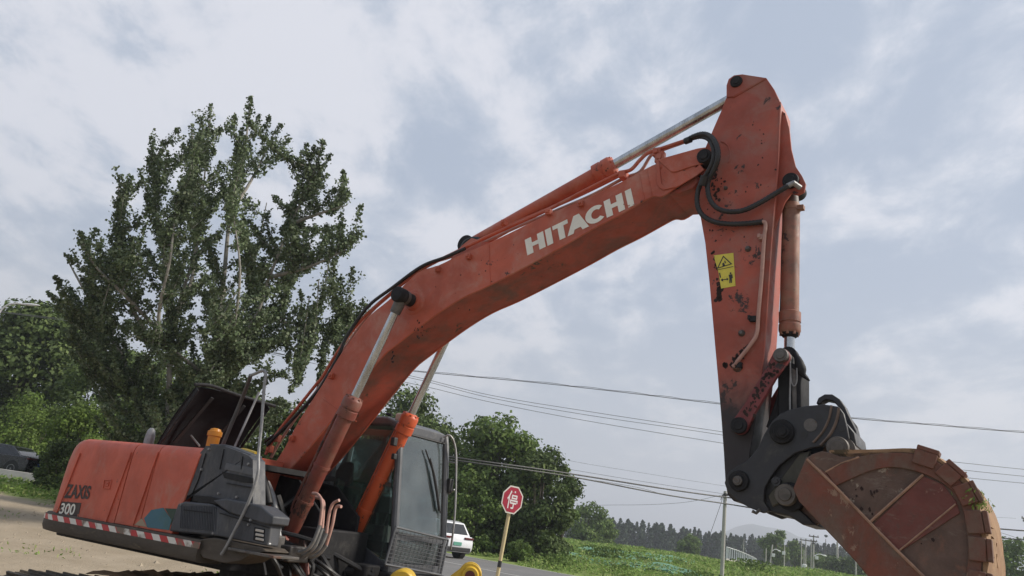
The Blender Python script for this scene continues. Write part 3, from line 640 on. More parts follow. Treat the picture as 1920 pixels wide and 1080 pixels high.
# ---- brackets and pipes along the boom's top edge
def clampo(x, y, o=HW+.02, parent=boom, s=.03, m=None):
    p = at(x, y, o); b = MB(); b.box(p, (s,.03,s*1.1)); b.box(p+Vector((0,-.035,.0)), (s*.5,.012,s*.6)); b.build('pipe_clamp', m or M_or, parent, bevel=.006)
for c in ((821,505),(879,481),(1089,382),(622,705),(548,822),(945,418),(1029,398)): clampo(*c, o=HW+.02)
def tube_part(name, pts, o, r, m, parent, n=6, seg=8, rib=False, **k):
    P = [at(q[0], q[1], q[2] if len(q) > 2 else o) for q in pts]; P = cr_spline(P, n)
    if rib:
        # corrugated hose: resample evenly and alternate the radius
        L = [0]; 
        for i in range(1, len(P)): L.append(L[-1]+(P[i]-P[i-1]).length)
        st = r*.62; N_ = max(4,int(L[-1]/st)); Q = []; j = 0
        for i in range(N_+1):
            s = L[-1]*i/N_
            while j < len(L)-2 and L[j+1] < s: j += 1
            t = (s-L[j])/max(1e-6,L[j+1]-L[j]); Q.append(P[j].lerp(P[j+1], t))
        P = Q; r = [r*(1.0 if i % 2 else .84) for i in range(len(P))]
    b = MB(); b.tube(P, r, seg); return b.build(name, m, parent, ang=60, **k)
tube_part('top_pipe', [(498,852),(520,812),(555,768),(592,722),(604,708),(628,668),(664,616),(700,578),(760,528),(800,500),(860,470),(905,448),(950,428),(1030,392),(1100,356),(1160,326),(1183,318),(1200,300),(1215,287),(1242,278),(1290,262)], .22, .02, M_or, boom)
tube_part('top_pipe', [(508,858),(530,820),(566,768),(600,724),(640,662),(690,592),(735,550),(790,502),(850,480),(900,458),(960,430),(1040,396),(1110,366),(1170,334),(1200,322),(1222,290),(1245,280),(1290,264)], .13, .018, M_rail, boom)
tube_part('top_pipe', [(910,440),(980,412),(1060,378),(1120,350),(1175,322)], .05, .02, M_or, boom)
tube_part('boom_hose', [(500,835),(545,790),(590,740),(607,716),(634,668),(652,628),(690,575),(735,540),(790,500),(836,482),(872,466)], .26, .021, M_rub, boom)
b = MB(); b.tube(cr_spline([at(*q,.1) for q in ((866,470),(872,456),(884,449),(898,450),(905,462))],5), .032, 8); b.build('hose_loop', M_rub, boom)
tube_part('boom_hose', [(497,828),(540,795),(585,748),(598,722)], .1, .018, M_rub, boom)
for c, s in (((1238,296),.05),((1232,286),.04)): clampo(*c, o=.24, s=s)
b = MB(); b.bar(at(1241,318,HW-.02), at(1236,284,.22), .06,.05); b.build('pipe_bracket', M_or, boom, bevel=.005)
b = MB(); b.box(at(1170,330,.2), (.035,.06,.04)); b.build('pipe_bracket', M_or, boom, bevel=.005)
for c in ((506,842),(520,822)): clampo(*c, o=.2, s=.04, m=M_or)
# ---- boom cylinders, one each side
def hyd(name, A, B, parts, m_b, m_r, L=None):
    """A base end, B rod end; parts = (t0,t1,r) stations along the axis in fractions, last one the rod"""
    d = (B-A); 
    (b0, b1, rb), (g0, g1, rg), (r0, r1, rr) = parts; Lt = d.length
    b = MB(); b.lathe(A, B, [(b0*Lt,rb*.9),(b0*Lt+.02,rb),(b1*Lt,rb)], 28); cy = b.build(name, m_b, EX)
    b = MB(); b.lathe(A, B, [(g0*Lt,rb),(g0*Lt+.01,rg),(g0*Lt+.10,rg),(g0*Lt+.105,rg*.93),(g0*Lt+.12,rg*.93),(g0*Lt+.125,rg),(g1*Lt-.02,rg),(g1*Lt,rg*.9),(g1*Lt+.02,rg*.7),(g1*Lt+.03,rr*1.15)], 28)
    for k in range(8):
        u = d.normalized().orthogonal().normalized(); w = d.normalized().cross(u); a = 2*pi*k/8; c = A+d.normalized()*(g1*Lt)+(u*cos(a)+w*sin(a))*rg*.8; b.cyl(c-d.normalized()*.01, c+d.normalized()*.02, .014, 6)
    b.build('gland', m_b, cy)
    b = MB(); b.cyl(A+d*r0, A+d*r1, rr, 24); b.build('rod', m_r, cy)
    return cy
ob = .50
A = at(535,1018,ob); B = at(748,562,ob); B = Vector((P_rod.x,-ob,P_rod.z))
for sgn in (1,-1):
    a = Vector((A.x,-ob*sgn,A.z)); e = Vector((B.x,-ob*sgn,B.z))
    c = hyd('boom_cylinder', a, e, ((.02,.50,.088),(.50,.578,.112),(.57,.985,.048)), M_cyl_dk if sgn > 0 else M_cyl_or, M_chrome)
    b = MB(); b.lathe(e+Vector((0,.06,0)), e-Vector((0,.06,0)), [(0,.085),(.12,.085)], 20); b.tube([a.lerp(e,.93), a.lerp(e,.985)], [.062,.07], 12); b.build('rod_eye', M_worn, c)
    b = MB(); b.lathe(a+Vector((0,.09,0)), a-Vector((0,.09,0)), [(0,.11),(.18,.11)], 20); b.build('base_eye', M_cyl_dk, c)
    mm = M_cyl_dk if sgn > 0 else M_cyl_or
    b = MB(); d = (e-a); 
    for t in (.16,.30): b = MB(); b.lathe(a+d*t, e, [(0,.098),(.03,.098)], 20); b.build('cylinder_band', mm, c)
    b = MB(); off = Vector((-.10,-.02 if sgn > 0 else .0,.06)); b.tube(cr_spline([a+d*.10+off*.9, a+d*.13+off*1.15, a+d*.30+off*1.15, a+d*.49+off*1.1, a+d*.52+off*.8],4), .014, 6); b.build('cylinder_pipe', mm, c)
# pale oil pipes between the cylinders, low
pp = [[(586,925),(597,928),(604,945),(600,985),(585,1020),(566,1035),(545,1032)],[(592,932),(606,940),(606,965),(604,990),(590,1025),(568,1042),(548,1040)],
      [(636,938),(624,945),(617,965),(612,1000),(598,1028),(576,1040),(556,1036)],[(640,950),(630,952),(623,985),(612,1022),(596,1040),(574,1046)]]
for i, l in enumerate(pp):
    o = .74-.06*i
    tube_part('steel_pipe', l[:4], o, .017, M_rail, EX); tube_part('oil_hose', l[3:], o, .020, M_galv, EX)
# ---- arm
AW = .19
armo = [(1362,182),(1362,160),(1366,148),(1376,141),(1392,139),(1437,146),(1452,168),(1463,192),(1462,225),(1459,300),(1455,350),(1449,420),(1443,500),(1438,580),(1432,660),(1424,730),(1416,790),(1406,850),(1406,905),(1404,930),(1392,942),(1376,940),(1364,928),(1360,905),(1357,850),(1352,780),(1346,710),(1338,620),(1330,530),(1322,455),(1312,400),(1306,360),(1305,330),(1312,300),(1326,268),(1340,235),(1352,208)]
b = MB(); b.prism(px(armo, AW), (0, 2*AW, 0)); arm = b.build('arm', M_arm, EX, bevel=.006)
# raised bead where the top doubling plate ends, front rib and pivot ring
b = MB()
b.tube([at(1374,183,AW+.003),at(1400,168,AW+.003),at(1437,147,AW+.003)], .009, 6)
b.tube(cr_spline([at(1352,265,AW+.003),at(1364,272,AW+.003),at(1369,290,AW+.003),at(1366,305,AW+.003)],5), .008, 6)
fr = cr_spline(px([(1463,192),(1459,300),(1455,350),(1449,420),(1443,500),(1438,580),(1432,660),(1424,730)], AW+.004), 3); b.tube(fr, .009, 6)
b.build('weld_seam', M_arm, arm)
b = MB(); b.prism(px([(1362,182),(1362,160),(1366,148),(1376,141),(1392,139),(1437,146),(1400,166),(1374,181)], AW+.014), (0,.013,0)); b.build('doubling_plate', M_arm, arm, bevel=.004)
# bucket cylinder bracket: two cheek plates on the front of the arm
brk = [(1463,205),(1472,212),(1480,240),(1484,280),(1492,312),(1504,330),(1511,345),(1508,360),(1496,366),(1484,362),(1472,378),(1464,400),(1452,432)]
for o in (.125,-.10):
    b = MB(); b.prism([Vector((p.x,p.y,p.z)) for p in px(brk, o)], (0,.025,0)); b.build('cylinder_bracket', M_arm, arm, bevel=.005)
def pin(name, c, oref, o0, o1, r, m, parent=arm, cap=True):
    p = at(*c, oref); a = Vector((p.x,-o0,p.z)); e = Vector((p.x,-o1,p.z)); L = (e-a).length; b = MB()
    b.lathe(a, e, [(0,r*.98),(.012,r),(L-.03,r),(L-.01,r*.93),(L-.01,r*.62),(L,r*.55)] if cap else [(0,r),(L,r)], 26); return b.build(name, m, parent)
pin('pivot_pin', (1320,292), .33, -.34, .35, .075, M_black, boom)
pin('arm_cylinder_pin', (1381,154), .2, -.22, .235, .062, M_black)
pin('bucket_cylinder_pin', (1482,338), .15, -.16, .175, .075, M_black)
# rear flange strip of the arm
# ---- arm cylinder
A = at(880,462,0); B = at(1381,154,.2); B = Vector((B.x,0,B.z))
ac = hyd('arm_cylinder', A, B, ((.0,.50,.085),(.50,.565,.115),(.56,.975,.055)), M_or, M_chrome)
b = MB(); b.lathe(B+Vector((0,.07,0)), B-Vector((0,.07,0)), [(0,.09),(.14,.09)], 20); b.build('rod_eye', M_worn, ac)
b = MB(); b.lathe(A+Vector((0,.09,0)), A-Vector((0,.09,0)), [(0,.11),(.18,.11)], 20); b.build('base_eye', M_black, ac)
b = MB(); p1 = at(880,470,.12); b.prism([at(840,492,.15), at(866,460,.15), at(884,446,.15), at(905,452,.15), at(925,455,.15)], (0,.03,0)); b.prism([at(840,492,.15)+Vector((0,.27,0)), at(866,460,.15)+Vector((0,.27,0)), at(884,446,.15)+Vector((0,.27,0)), at(905,452,.15)+Vector((0,.27,0)), at(925,455,.15)+Vector((0,.27,0))], (0,.03,0)); b.build('cylinder_lug', M_or, boom, bevel=.004)
# ---- bucket cylinder
A = at(1484,345,0); B = at(1480,668,0)
bc = hyd('bucket_cylinder', A, B, ((.12,.76,.078),(.755,.875,.094),(.87,.98,.045)), M_cyl_ochre, M_chrome)
b = MB(); b.lathe(A+Vector((0,.06,0)), A-Vector((0,.06,0)), [(0,.09),(.12,.09)], 20); b.tube([A+(B-A)*.02, A+(B-A)*.13], [.05,.075], 16); b.build('base_eye', M_worn, bc)
bc.children[0].data.materials[0] = mat('sooty_gland', (.07,.04,.03), .6, var=.4, vscale=5, rust=(.03,.02,.018), rust_amt=.5)
b = MB(); b.lathe(A+(B-A)*.86, B, [(0,.09),(.03,.082),(.06,.06),(.065,.05)], 20); b.build('gland_collar', M_black, bc)
b = MB(); d = (B-A); b.lathe(A+d*.15, B, [(0,.084),(.03,.084)], 20); b.box(A+d*.16+Vector((.09,-.02,0)), (.03,.03,.02)); b.build('cylinder_band', M_cyl_ochre, bc)
b = MB(); b.lathe(B+Vector((0,.05,0)), B-Vector((0,.05,0)), [(0,.075),(.1,.075)], 18); b.build('rod_eye', M_black, bc)
tube_part('cylinder_pipe', [(1475,365),(1470,400),(1467,470),(1465,560),(1464,596),(1468,612)], -.02, .012, M_black, bc)
# ---- arm hoses and pipe
ho = AW+.10
tube_part('arm_hose', [(1288,263,.24),(1300,256,.27),(1318,251,.32),(1334,257,.37),(1345,276,.41),(1346,298,.41),(1338,320,.36),(1328,340,.31),(1327,356,.30),(1332,376,.29),(1346,391,.28),(1368,397,.27),(1395,394,.26),(1425,380,.25),(1452,364,.23),(1480,347,.22)], ho, .026, M_rub, arm, rib=True, seg=10, n=8)
tube_part('arm_hose', [(1290,262,.20),(1302,258,.24),(1316,256,.28),(1330,262,.33),(1338,280,.36),(1337,302,.36),(1326,325,.33),(1316,340,.30),(1308,362,.28),(1308,386,.27),(1318,404,.26),(1340,416,.25),(1370,420,.24),(1400,419,.23),(1430,416,.22)], ho, .026, M_rub, arm, rib=True, seg=10, n=8)
b = MB(); a_ = at(1322,336,.31); b.tube([at(1316,348,.33),at(1322,330,.36)], .04, 12); b.build('hose_sleeve', M_rub, arm); b = MB(); b.tube([at(1285,265,.24),at(1295,261,.26)], .034, 12); b.build('hose_sleeve', M_rub, arm)
b = MB(); b.tube([at(1476,349,.22),at(1488,343,.22),at(1500,352,.16)], .026, 10); b.build('hose_elbow', M_galv, arm)
tube_part('arm_pipe', [(1422,416),(1434,417),(1435,430),(1433,445),(1428,520),(1422,590),(1419,625),(1408,645),(1390,668),(1374,688)], AW+.035, .018, M_rail, arm)
for c in ((1430,445),(1412,598),(1385,685)):
    p = at(*c, AW+.02); b = MB(); b.box(p, (.03,.02,.025)); b.box(p+Vector((-.03,-.01,.01)), (.012,.02,.02)); b.build('pipe_clamp', M_rail if c[1] < 500 else M_black, arm, bevel=.004)
for c, s in (((1402,466),.03),((1390,624),.032),((1382,688),.045),((1360,352),.02)):
    p = at(*c, AW+.012); b = MB(); b.lathe(p+Vector((0,.012,0)), p-Vector((0,.02,0)), [(0,s),(.02,s*.8),(.034,s*.5)], 10); b.build('mount_stud', M_worn, arm)
# ---- warning decal
dec = plate('warning_decal', [(1338,479),(1375,474),(1379,536),(1352,541),(1347,510)], AW+.0035, .002, M_decal, arm, bevel=0, smooth=False)
b = MB()
def dq(pts): b.prism(px(pts, AW+.006), (0,.0015,0))
tri = [(1356,479),(1373,495),(1344,504)]; c0 = (sum(p[0] for p in tri)/3, sum(p[1] for p in tri)/3); inn = [(c0[0]+(p[0]-c0[0])*.78, c0[1]+(p[1]-c0[1])*.78) for p in tri]
for i in range(3): dq([tri[i],tri[(i+1)%3],inn[(i+1)%3],inn[i]])
dq([(1345,505.5),(1375,499),(1375,500),(1345,506.5)])
dq([(1354,494),(1357,492),(1360,498),(1355,499)]); dq([(1358,489),(1360,489),(1361,493),(1359,494)])
dq([(1354,524),(1364,522.5),(1364,524),(1354,525.5)]); dq([(1362,520.5),(1366,523),(1363,526)]); dq([(1355,522),(1351,525),(1356,528)])
dq([(1368,511),(1371,510.5),(1371.4,513.5),(1368.4,514)]); dq([(1366,515),(1373,514),(1374,521),(1372,522),(1372.6,530),(1370.6,530.5),(1370,523),(1369.4,530.6),(1367.4,531),(1367.6,522)]); dq([(1348,512),(1350,511),(1352,520),(1350,521)])
b.build('decal_print', M_ink, dec, smooth=False)
# ---- linkage
LO = .27
def link(name, c0, c1, o, w, th, m, parent=EX, waist=.8):
    a = at(*c0, o); e = at(*c1, o); d = (e-a).normalized(); s = Vector((d.z,0,-d.x)); b = MB(); pts = []
    L = (e-a).length
    for k in range(9): an = pi/2+pi*k/8; pts.append(a+d*cos(an)*w+s*sin(an)*w)
    pts.append(a+d*L*.25-s*w*waist); pts.append(a+d*L*.75-s*w*waist)
    for k in range(9): an = -pi/2+pi*k/8; pts.append(e+d*cos(an)*w+s*sin(an)*w)
    pts.append(a+d*L*.75+s*w*waist); pts.append(a+d*L*.25+s*w*waist)
    b.prism(pts, (0,th,0)); return b.build(name, m, parent, bevel=.006)
M_redlink = mat('worn_red_link', (.20,.035,.035), .55, var=.4, vscale=6, rust=(.02,.015,.015), rust_amt=.6, rust_scale=12, bump=.003)
l1 = link('side_link', (1464,668), (1386,798), LO, .072, .05, M_redlink); link('side_link', (1464,668), (1386,798), LO, .072, .05, M_redlink).location = (0, 2*LO-.05, 0)
pin('link_pin', (1465,667), LO, -LO-.03, LO+.05, .062, M_worn, l1); pin('link_pin', (1386,798), LO, -LO-.03, LO+.04, .07, M_black, l1)
hl = []
b = MB(); b.prism(px([(1458,676),(1476,676),(1494,684),(1502,694),(1502,800),(1484,830),(1452,826),(1444,800),(1458,780)], .15), (0,.30,0)); hlk = b.build('h_link', M_black, EX, bevel=.012)
b = MB(); b.prism(px([(1484,690),(1492,694),(1494,785),(1486,780)], .165), (0,.014,0)); b.build('link_rib', M_worn, hlk, bevel=.003)
tube_part('grease_line', [(1481,672),(1482,700),(1481,750),(1482,786)], .18, .008, M_galv, hlk)
tube_part('grease_line', [(1494,690),(1494,715),(1489,724),(1484,716),(1483,700)], .18, .005, M_galv, hlk)
b = MB(); b.tube(cr_spline([at(1490,662,.10),at(1497,676,.12),at(1501,692,.13),at(1506,703,.13),at(1518,714,.13)],4), [.022]*3+[.03,.034,.038,.042,.046,.046,.044,.04,.034,.026,.018,.013,.010,.006], 12); b.build('rod_guard_lump', M_black, hlk)
b = MB(); b.prism(px([(1436,800),(1450,762),(1459,735),(1462,742),(1459,792),(1448,806)], .12), (0,.24,0)); b.build('arm_stop_web', M_black, arm, bevel=.006)
# ---- quick coupler
CO = .30
coup_o = [(1358,905),(1366,885),(1385,872),(1402,862),(1422,838),(1432,815),(1447,790),(1462,776),(1480,768),(1510,761),(1545,758),(1572,762),(1582,775),(1588,800),(1592,822),(1580,838),(1560,842),(1545,836),(1520,840),(1490,850),(1462,872),(1445,895),(1434,915),(1432,940),(1444,958),(1430,962),(1405,952),(1380,938),(1364,922)]
b = MB(); b.prism(px(coup_o, CO), (0,.045,0)); coup = b.build('quick_coupler', M_coup, EX, bevel=.008)
b = MB(); b.prism([p+Vector((0,2*CO-.045,0)) for p in px(coup_o, CO)], (0,.045,0)); b.build('far_plate', M_coup, coup, bevel=.008)
b = MB(); b.prism(px([(1446,868),(1470,850),(1500,846),(1520,850),(1522,870),(1500,900),(1486,925),(1492,948),(1530,985),(1505,984),(1480,968),(1450,962),(1436,955),(1432,920),(1438,890)], CO-.06), (0,2*CO-.12,0)); b.build('coupler_body', M_coup, coup, bevel=.012)
b = MB(); b.prism(px([(1462,900),(1500,850),(1520,845),(1496,900),(1470,940),(1448,950),(1440,930)], CO-.03), (0,.03,0)); b.build('lock_plate', mat('dull_olive_plate', (.06,.056,.04), .6, var=.4, vscale=5, dirt=(.12,.10,.08), dirt_amt=.4), coup, bevel=.006)
# raised worn band across the coupler
b = MB(); cr_ = cr_spline(px([(1538,835),(1556,815),(1568,790),(1573,765)], CO+.006), 5); vs = []
b.tube(cr_, .012, 6); b.tube([p+Vector((-.055,0,.02)) for p in cr_], .010, 6); b.build('worn_rib', mat('scraped_steel', (.17,.12,.09), .55, .2, var=.5, vscale=9), coup)
pin('coupler_pin', (1467,810), CO, -CO-.03, CO+.05, .10, M_black, coup); pin('pin_nut', (1468,810), CO+.05, CO+.04, CO+.085, .055, M_black, coup)
pin('coupler_pin', (1386,902), CO, -CO-.03, CO+.045, .085, M_black, coup); pin('pin_nut', (1383,901), CO+.05, CO+.04, CO+.07, .04, M_worn, coup)
pin('coupler_bore', (1520,797), CO, .2, CO+.008, .052, M_worn, coup, False)
for c in ((1535,781),(1508,815),(1577,803)): pin('bolt_hole', c, CO, .2, CO+.004, .026, M_ink, coup, False)
b = MB(); p = at(1456,903,CO+.01); b.lathe(p+Vector((0,.02,0)), p-Vector((0,.02,0)), [(0,.036),(.04,.036)], 16); b.lathe(p-Vector((0,.02,0)), p-Vector((0,.05,0)), [(0,.02),(.012,.018)], 6); b.build('lock_bolt', M_coup, coup)
b = MB(); hk = [(1530,757),(1534,746),(1546,739),(1560,739),(1574,748),(1584,762),(1590,776),(1606,808),(1607,832),(1600,837),(1588,812),(1582,778),(1571,762),(1562,752),(1549,749),(1541,753),(1540,757)]
b.prism(px(hk, .06), (0,.12,0)); b.build('lifting_hook', M_coup, coup, bevel=.008)
b = MB(); b.prism(px([(1584,790),(1602,812),(1606,836),(1592,838),(1578,830)], .24), (0,.48,0)); b.build('coupler_jaw', M_coup, coup, bevel=.008)
b = MB(); b.tube([at(1425,955,CO),at(1418,962,CO+.01),at(1410,958,CO+.02)], .014, 6); b.build('grease_fitting', M_worn, coup)
# ---- bucket
BO = .66; BI = 2*BO
M_br = M_buck
arc_o = [(1556,849),(1600,849),(1650,846),(1706,847),(1747,856),(1786,884),(1815,915),(1833,955),(1842,1005),(1845,1060),(1838,1130),(1815,1200),(1780,1250)]
side_o = [(1487,916),(1511,858),(1536,848)] + arc_o + [(1700,1165),(1600,1048),(1498,940)]
arcP = cr_spline(px(arc_o, BO), 4); sideP = px([(1487,916),(1511,858),(1536,848)], BO)+arcP+px([(1740,1215),(1600,1048),(1498,940)], BO)
BSK = Vector((.05,BI,0))
b = MB(); b.prism(sideP, (0,.035,0)); bucket = b.build('bucket', M_buck_lt, EX, bevel=.005)
b = MB(); b.prism([p+BSK-Vector((0,.035,0)) for p in sideP], (0,.035,0)); b.build('far_side_plate', M_buck_lt, bucket)
# wrapped shell
b = MB(); n = len(arcP); cen = at(1660,1030,BO); vs = []
NL = 14
for i, p in enumerate(arcP):
    inw = (cen-p); inw.y = 0; inw.normalize()
    for k in range(NL+1): vs.append(p+BSK*(k/NL)-inw*(.02+.006*sin(k*1.7+i*.6)+.018*sin(pi*k/NL)))
    for k in range(NL+1): vs.append(p+BSK*(k/NL)+inw*.03)
w = NL+1; fs = []
for i in range(n-1):
    for k in range(NL): fs += [(i*2*w+k,i*2*w+k+1,(i+1)*2*w+k+1,(i+1)*2*w+k),(i*2*w+w+k,i*2*w+w+k+1,(i+1)*2*w+w+k+1,(i+1)*2*w+w+k)]
    fs += [(i*2*w,(i+1)*2*w,(i+1)*2*w+w,i*2*w+w),(i*2*w+NL,(i+1)*2*w+NL,(i+1)*2*w+w+NL,i*2*w+w+NL)]
b.add(vs, fs); b.build('shell', M_clay, bucket)
# red paint band on the side's rim, inner panels, cutter strip, ear plate
inner = [(1567,911),(1631,883),(1678,876),(1731,888),(1775,911),(1800,941),(1811,985),(1815,1040),(1806,1110),(1780,1170)]
band = cr_spline(px([(1547,884),(1600,860),(1650,850),(1706,850),(1747,860),(1784,887),(1812,918),(1829,957),(1838,1005),(1840,1060),(1832,1130),(1808,1195)], BO+.016), 4) + cr_spline(px(inner, BO+.016), 4)[::-1]
b = MB(); b.prism(band, (0,.014,0)); b.build('rim_plate', M_br, bucket, bevel=.004)
plate('side_panel', [(1636,984),(1731,893),(1768,908),(1793,940),(1800,962),(1684,1036)], BO+.010, .009, M_buckred, bucket, .003)
cut = [(1487,916),(1511,860),(1547,886),(1567,911),(1631,979),(1684,1032),(1733,1080),(1790,1140),(1830,1190),(1790,1250),(1740,1212),(1600,1048),(1498,940)]
b = MB(); b.prism(px(cut, BO+.03), (0,.03,0)); cutp = b.build('side_cutter', M_buck, bucket, bevel=.006)
b = MB(); b.tube(px([(1513,861),(1567,913),(1631,980),(1684,1034),(1733,1082),(1790,1142)], BO+.03), .011, 6); b.build('weld_seam', M_weld, bucket)
b = MB(); b.tube(px([(1547,885),(1578,868),(1611,857)], BO+.012), .008, 6); b.build('weld_seam', M_weld, bucket)
b = MB(); b.tube(px([(1632,978),(1680,935),(1731,890)], BO+.012), .010, 6); b.build('weld_seam', M_weld, bucket)
b = MB(); b.tube(px([(1684,1034),(1740,988),(1792,945)], BO+.012), .006, 6); b.build('weld_seam', M_weld, bucket)
ear = [(1511,861),(1522,852),(1540,846),(1556,849),(1575,856),(1611,857),(1580,870),(1547,886)]
plate('top_flange', ear, BO+.018, .02, M_buck_lt, bucket, .004)
# wear blocks along the heel
for i, (c, dx) in enumerate((((1732,862),.6),((1779,890),.9),((1810,928),1.1),((1829,976),1.4),((1836,1030),1.5),((1838,1086),1.57),((1828,1142),1.7))):
    p = at(*c, BO); j = min(range(n), key=lambda q: (arcP[q]-p).length); tg = (arcP[min(j+1,n-1)]-arcP[max(j-1,0)]); tg.y = 0; tg.normalize(); nr = Vector((0,1,0)).cross(tg)
    inw = (cen-arcP[j]); inw.y = 0; inw.normalize()
    if nr.dot(inw) < 0: nr = -nr
    rot = Matrix((tg, Vector((0,1,0)), nr)).transposed(); c0 = arcP[j]
    b = MB(); b.box(c0+Vector((0,-.02,0))+nr*.035, (.070+.006*sin(i*5),.016,.050), rot @ Matrix.Rotation(.06*sin(i*3.1),3,'Y')); b.box(c0+Vector((.004,.03,0))-nr*.030, (.070,.066,.016), rot); b.build('wear_block', M_buck, bucket, bevel=.006)
# bucket ears with the two pins
for o in (.20,-.17):
    b = MB(); b.prism([Vector((p.x,p.y,p.z)) for p in px([(1440,925),(1448,905),(1470,893),(1500,900),(1530,870),(1548,832),(1562,818),(1582,818),(1600,835),(1612,862),(1600,900),(1560,960),(1530,985),(1480,965),(1450,952)], o)], (0,.05,0)); b.build('bucket_ear', M_buck_lt, bucket, bevel=.006)
M_bossm = mat('scratched_boss', (.13,.115,.10), .55, .2, var=.45, vscale=9, rust=(.05,.04,.035), rust_amt=.5)
pin('bucket_pin', (1572,840), CO, -.36, CO+.06, .085, M_bossm, bucket); pin('pin_collar', (1576,842), CO, -.3, CO-.01, .105, M_bossm, bucket, False)
pin('bucket_pin', (1474,928), CO, -.36, CO+.05, .085, M_bossm, bucket); pin('pin_collar', (1480,930), CO, -.3, CO-.02, .11, M_black, bucket, False)
# teeth on the lip
e0 = px([(1782,1250)], BO)[0]; dirt_ = (e0-px([(1487,916)], BO)[0]).normalized()
b = MB(); b.box(e0+Vector((0,BO,0)), (.05,BO,.03)); b.build('lip', M_buck, bucket, bevel=.005)
for k in range(5):
    b = MB(); a = e0+Vector((0,.12+.27*k,0)); b.bar(a, a+dirt_*.16, .10,.09); b.prism([a+dirt_*.16+Vector((0,-.05,.04)),a+dirt_*.16+Vector((0,-.05,-.04)),a+dirt_*.34+Vector((0,-.03,0))],(0,.10,0)); b.build('tooth', M_worn, bucket, bevel=.005)
# turf and clay clods stuck on the heel
rgc = random.Random(3)
b = MB()
for k in range(70):
    i = rgc.randint(n//3, n-8); p = arcP[i]; inw = (cen-p); inw.y = 0; inw.normalize(); c = p+Vector((0,rgc.uniform(.15,1.2),0))-inw*.02; s = rgc.uniform(.02,.06)
    vs = [c+Vector((rgc.uniform(-1,1),rgc.uniform(-1.4,1.4),rgc.uniform(-1,1)))*s for _ in range(6)]; b.add(vs, [(0,1,2),(0,2,3),(0,3,4),(0,4,1),(5,2,1),(5,3,2),(5,4,3),(5,1,4)])
b.build('clay_clod', M_clay, bucket, kind='stuff')
for lab, c, nn, sd in (('a',(1822,918),260,1),('b',(1828,948),320,2)):
    p = at(*c, BO); j = min(range(n), key=lambda q: (arcP[q]-p).length); rg = np.random.default_rng(sd)
    Pp = np.array(arcP[j])+np.array([0,.16,0])+rg.normal(size=(nn,3))*np.array([.03,.10,.03]); leaves_obj('turf_tuft', Pp, .035, M_grassl, bucket, seed=sd, aspect=.3, kind='stuff')

# ---- house: counterweight and side panels
ZT, ZB = 2.275, 1.20; YS = 1.5
xr = at(383,835,YS).x; x_cw = at(252,841,YS).x; x_l = at(235,900,YS).x
XB = -3.15   # rear-most point
def plan(x_front, inset=0, n=14, rear=0):
    """right half: straight side from x_front back, then a rounded tail to the centre line; returns full outline"""
    R = []; xs0 = -2.15
    for k in range(n+1):
        a = k/n*pi/2; R.append((xs0-(abs(XB)-inset-rear+xs0)*sin(a)**.9 if a > 0 else xs0, -(YS-inset)*cos(a)**.62))
    pts = [(x_front, -(YS-inset))]+R; return pts+[(x, -y) for x, y in pts[::-1] if abs(y) > 1e-6]
def loft(rings, m, name, parent=EX, bevel=0, cap=True, **k):
    b = MB(); n = len(rings[0]); vs = [p for r in rings for p in r]; fs = []
    for i in range(len(rings)-1):
        for j in range(n): fs.append((i*n+j, i*n+(j+1) % n, (i+1)*n+(j+1) % n, (i+1)*n+j))
    if cap: fs += [tuple(range(n)), tuple(range((len(rings)-1)*n, len(rings)*n))]
    b.add(vs, fs); return b.build(name, m, parent, bevel=bevel, **k)
rings = []
for z, ins, re_ in ((ZB+.16,0,0),(ZT-.30,0,.07),(ZT-.16,.004,.13),(ZT-.10,.010,.18),(ZT-.055,.025,.24),(ZT-.025,.05,.31),(ZT-.006,.085,.39),(ZT,.14,.47)):
    rings.append([Vector((x,y,z)) for x,y in plan(x_cw-.012, ins, rear=re_)])
cw = loft(rings, M_house, 'counterweight', ang=50)
def panel(name, x0, x1, m=M_house, yy=YS, slopeL=0, slopeR=0):
    R = []
    for z, ins in ((ZB+.16,0),(ZT-.16,.004),(ZT-.10,.010),(ZT-.055,.025),(ZT-.025,.05),(ZT-.006,.085),(ZT,.14)):
        t = (z-ZB-.16)/(ZT-ZB-.16); R.append([Vector((x0+slopeL*t,-(yy-ins),z)),Vector((x1+slopeR*t,-(yy-ins),z)),Vector((x1+slopeR*t,-.35,z)),Vector((x0+slopeL*t,-.35,z))])
    return loft(R, m, name, bevel=.006)
x2 = at(299,841,YS).x; x3 = at(330,944,YS).x
panel('side_door', x_cw, x2-.012); pd = panel('pump_door', x2, at(345,930,YS).x-.05, slopeR=.16)
b = MB()
for (a, c) in (((246,848),(198,979)),((296,848),(249,985)),((150,850),(106,962))):
    b = MB(); b.bar(at(*a,YS+.008), at(*c,YS+.008), .016,.014, up=(0,1,0)); b.build('panel_rib', M_house, cw)
b = MB(); lk = [(196,900),(209,900),(206,916),(193,916)]; P4 = px(lk, YS+.005)
for i in range(4): b.tube([P4[i],P4[(i+1)%4]], .006, 5)
b.tube(px([(199,905),(204,905),(203,910),(198,911)], YS+.006), .008, 5); b.build('door_latch', M_house, cw)
